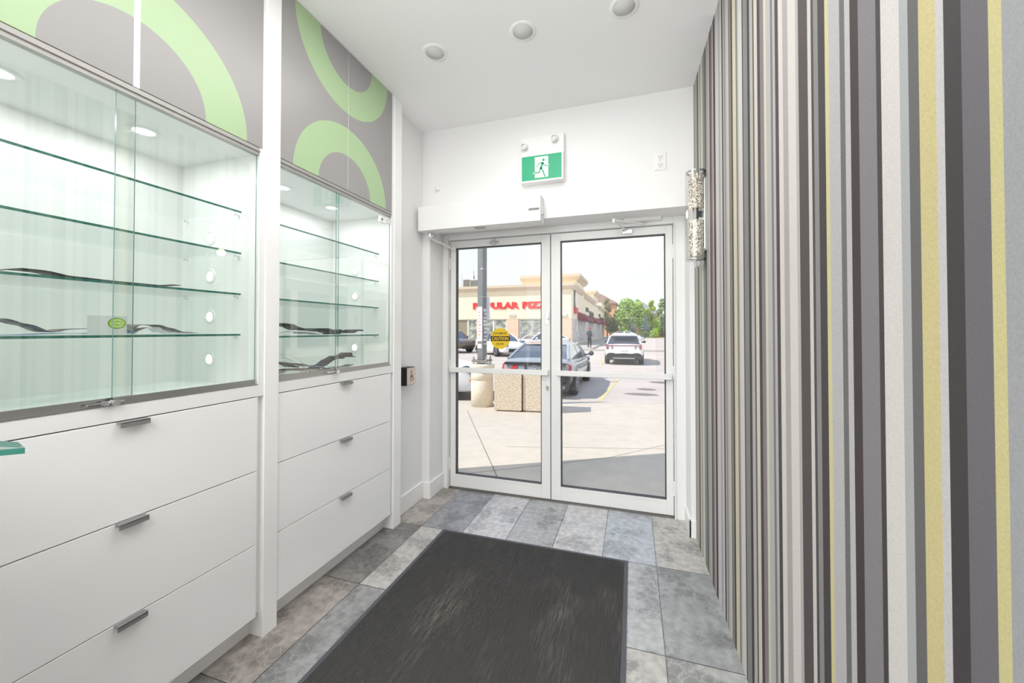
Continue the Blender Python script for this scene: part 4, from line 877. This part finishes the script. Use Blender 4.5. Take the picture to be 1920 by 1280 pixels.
# on the roof
t_ = thing('rooftop_unit', 'grey ventilation unit on the pizza shop roof at far left', 'ventilation unit', (-17, 42, 5.4))
MB().box(-19.3, -18.55, 42, 43.5, 5.4, 7.3).build('louvre_box', mat('grey_louvre', (120, 118, 112), .8), t_)
MB().box(-18.35, -17.3, 42, 43.5, 5.4, 7.2).build('louvre_box', mat('grey_louvre', (120, 118, 112), .8), t_)
MB().box(-18.55, -18.35, 42.1, 43.4, 5.4, 7.2).build('joint_panel', wfr, t_)
t_ = thing('roof_mast', 'thin antenna mast standing on the pizza shop roof', 'antenna', (-16.8, 40, 5.4))
MB().cyl((-16.85, 40, 5.4), (-17.1, 40, 8.0), .03, n=6).cyl((-16.6, 40, 5.4), (-16.98, 40, 7.0), .015, n=6).cyl((-17.1, 40, 7.1), (-17.04, 40, 7.4), .09, n=8).build('mast', mat('mast_grey', (150, 150, 150), .6), t_)
t_ = thing('roof_ladder', 'pale ladder rack on the roof beside the grey ventilation unit', 'ladder', (-18.5, 40, 5.4))
q = MB()
for k in range(8): q.box(-19.4, -18.55, 40, 40.03, 5.5+k*.28, 5.54+k*.28)
q.box(-18.58, -18.52, 40, 40.05, 5.4, 7.7); q.build('rungs', mat('pale_steel', (200, 200, 200), .6), t_)

# white plaza to the right of the doors: seen mirrored in the far cabinet's glass
rb = thing('white_plaza', 'white shopping plaza mirrored faintly in the far cabinet glass', 'building', (18, 20, ZL))
MB().box(16, 30, 8, 60, ZL, 7.2).build('wall', mat('white_stucco', (238, 236, 230), .9), rb)
MB().box(15.4, 16, 8, 60, 4.2, 6.4).build('fascia', wfr, rb)
MB().box(15.2, 16, 8, 60, 6.4, 6.8).build('cornice', corn, rb)
y = 9.0
while y < 58:
    o = MB().box(15.9, 15.99, y, y+2.4, .3, 3.6).build('shop_window', mat('plaza_glass', (110, 125, 125), .2), rb); y += 3.0
text('sign_lettering', 'OPTICAL', mat('teal_letters', (60, 170, 150), .5), 4.6, .9, 26, 15.38, 5.3, rb, axis='-x', depth=.1, bold=.02) if False else None

# ------------------------------------------------------------------ houses beyond the trees
def house(name, lab, x0, x1, y0, y1, ze, zp, wallm, roofm, ridge):
    h = thing(name, lab, 'house', ((x0+x1)/2, y0, ZL))
    MB().box(x0, x1, y0, y1, ZL, ze).build('wall', wallm, h)
    o = .6; ym = (y0+y1)/2
    vs = [(x0-o, y0-o, ze), (x1+o, y0-o, ze), (x1+o, y1+o, ze), (x0-o, y1+o, ze), (ridge[0], ym, zp), (ridge[1], ym, zp), (x0-o, y0-o, ze-.25), (x1+o, y0-o, ze-.25), (x1+o, y1+o, ze-.25), (x0-o, y1+o, ze-.25)]
    MB().add(vs, [(0, 1, 5, 4), (1, 2, 5), (2, 3, 4, 5), (3, 0, 4), (6, 7, 1, 0), (7, 8, 2, 1), (9, 6, 0, 3), (8, 9, 3, 2), (9, 8, 7, 6)]).build('roof', roofm, h)
    for k in range(2):
        x = x0+(x1-x0)*(.2+.4*k); w = MB().box(x, x+1.2, y0-.03, y0, ze-2.2, ze-.8).build('window', wfr, h)
    return h
house('brick_house', 'orange brick house with brown hipped roof behind the trees', -18, -4.2, 100, 112, 8.1, 11.0, mat('orange_brick', (214, 158, 124), .9), mat('brown_shingles', (150, 122, 108), .9, noise=(3, (130, 104, 92), (1, 1, 1), .4, .6)), (-12, -8.0))
house('grey_house', 'house with grey shingle roof peeking between the green trees', -2, 6.6, 108, 118, 5.6, 9.2, mat('beige_brick', (190, 176, 156), .9), mat('grey_shingles', (140, 138, 140), .9), (1.2, 2.6))

# ------------------------------------------------------------------ trees, bushes, fence
def leafmat(name, c1, c2):
    m = mat(name, c1, .7, noise=(.9, c2, (1, 1, 1), .35, .65), spec=.2)
    return m
LM = {'green': leafmat('green_leaves', (124, 158, 72), (184, 208, 112)), 'lime': leafmat('lime_leaves', (160, 188, 78), (196, 214, 110)), 'olive': leafmat('olive_leaves', (134, 132, 92), (182, 172, 128)),
      'blue': leafmat('blue_needles', (104, 128, 122), (158, 178, 172)), 'dark': leafmat('dark_leaves', (108, 122, 72), (150, 160, 100)), 'pale': leafmat('pale_leaves', (150, 172, 130), (190, 205, 168))}
bark = mat('bark', (110, 90, 74), .95)
def tree(name, lab, x, y, h, w, lm, cat='tree', shape='round', n=2600, size=.24, trunk=.8, group='trees behind the parking lot', seed=1):
    rr = random.Random(seed); r = thing(name, lab, cat, (x, y, ZL+.06), group=group, world=False)
    if trunk > 0:
        q = MB(); q.cyl((0, 0, 0), (.05, 0, h*.5), .13, .07, n=10)
        for k in range(6):
            a = rr.random()*6.28; q.cyl((0, 0, h*(.2+.06*k)), (math.cos(a)*w*.3, math.sin(a)*w*.3, h*(.42+.07*k)), .05, .02, n=6)
        q.build('trunk', bark, r)
    blobs = []
    if shape == 'round':
        for k in range(16):
            a = rr.random()*6.28; f = rr.random(); z = trunk+(h-trunk)*(.18+.68*f); rad = w/2*math.sqrt(max(.1, 1-(2*f-1)**2*.8))*.62
            blobs.append((math.cos(a)*rad, math.sin(a)*rad, z, w*(.14+.10*rr.random())))
        blobs.append((0, 0, trunk+(h-trunk)*.5, w*.34)); blobs.append((0, 0, h-w*.13, w*.13))
    elif shape == 'tall':
        for k in range(14):
            f = k/13; rad = w/2*(1-.75*f**1.6)*.55; a = rr.random()*6.28; blobs.append((math.cos(a)*rad, math.sin(a)*rad, trunk+(h-trunk)*(.08+.86*f), w*(.24-.12*f)))
    vs = []; fs = []
    for i in range(n):
        if shape == 'cone':
            f = rr.random()**.8; z = trunk+(h-trunk)*f; tier = (f*9) % 1; rad = w/2*(1-f)*(.72+.35*(1-tier)); a = rr.random()*6.28; q_ = rad*(.75+.25*rr.random()); p = Vector((math.cos(a)*q_, math.sin(a)*q_, z-.12*q_))
        else:
            b_ = rr.choice(blobs); d = Vector((rr.gauss(0, 1), rr.gauss(0, 1), rr.gauss(0, 1))).normalized(); p = Vector(b_[:3])+d*b_[3]*(.7+.35*rr.random())
        s = size*(.5+rr.random()); u = Vector((rr.gauss(0, 1), rr.gauss(0, 1), rr.gauss(0, 1))).normalized(); v = u.orthogonal().normalized()
        k = len(vs); vs += [p+u*s*.6, p+v*s*.35, p-u*s*.6, p-v*s*.35]; fs.append((k, k+1, k+2, k+3))
    MB().add(vs, fs).build('crown', lm, r)
    return r
tree('leafy_tree', 'biggest round bright green tree behind the white SUV', -.6, 86.6, 8.1, 7.0, LM['green'], n=6000, size=.34, seed=2)
tree('leafy_tree', 'sparse brownish-green tree in front of the brown-roofed house', -5.3, 86.2, 8.5, 3.4, LM['olive'], shape='tall', n=2600, size=.26, seed=3)
tree('leafy_tree', 'low rounded olive tree at the end of the plaza walkway', -3.75, 82.4, 4.3, 2.7, LM['dark'], n=2600, size=.26, seed=4, trunk=.9)
tree('leafy_tree', 'tall lime-green tree right of the blue spruce', 3.8, 88.5, 8.1, 3.4, LM['lime'], shape='tall', n=3800, size=.28, seed=5)
tree('leafy_tree', 'pale narrow tree at the right edge of the right door glass', 6.3, 92, 8.7, 3.6, LM['pale'], shape='tall', n=3400, size=.26, seed=6)
tree('spruce', 'blue-grey spruce standing between the green trees', 2.45, 83.2, 4.7, 2.8, LM['blue'], shape='cone', n=2600, size=.26, seed=7, trunk=.3)
tree('spruce', 'small dusky spruce in front of the big green tree', 0, 81.6, 3.9, 1.8, LM['blue'], shape='cone', n=1500, size=.26, seed=12, trunk=.3)
tree('bush', 'lime-green bush below the big green tree, left of the white SUV roof', -1.8, 81.2, 2.3, 1.7, LM['lime'], 'bush', n=1600, size=.24, seed=8, trunk=0, group='bushes along the fence')
tree('bush', 'dark low bush to the right of the far white coupe', 1.9, 80.9, 1.7, 1.8, LM['dark'], 'bush', n=1800, size=.24, seed=9, trunk=0, group='bushes along the fence')
tree('bush', 'yellow-green low bush in front of the blue spruce', 4.0, 81.0, 1.9, 2.0, LM['lime'], 'bush', n=1000, size=.22, seed=10, trunk=0, group='bushes along the fence')
tree('leafy_tree', 'middle-height green tree closing the gap left of the lime-green tree', 2.2, 93, 5.9, 4.4, LM['green'], n=2600, size=.3, seed=11)
fn = thing('board_fence', 'red-brown vertical board fence behind the bushes', 'fence', (4, 96, ZL))
q = MB(); x = -3.5
while x < 14: q.box(x, x+.14, 96, 96.04, ZL, 2.0); x += .16
q.build('boards', mat('fence_wood', (140, 104, 90), .9), fn)
q = MB().box(-3.5, 14, 96.04, 96.09, .2, .3).box(-3.5, 14, 96.04, 96.09, 1.3, 1.4); q.build('rail', bark, fn)

for o in bpy.data.objects:
    if 'worldbuilt' in o: del o['worldbuilt']
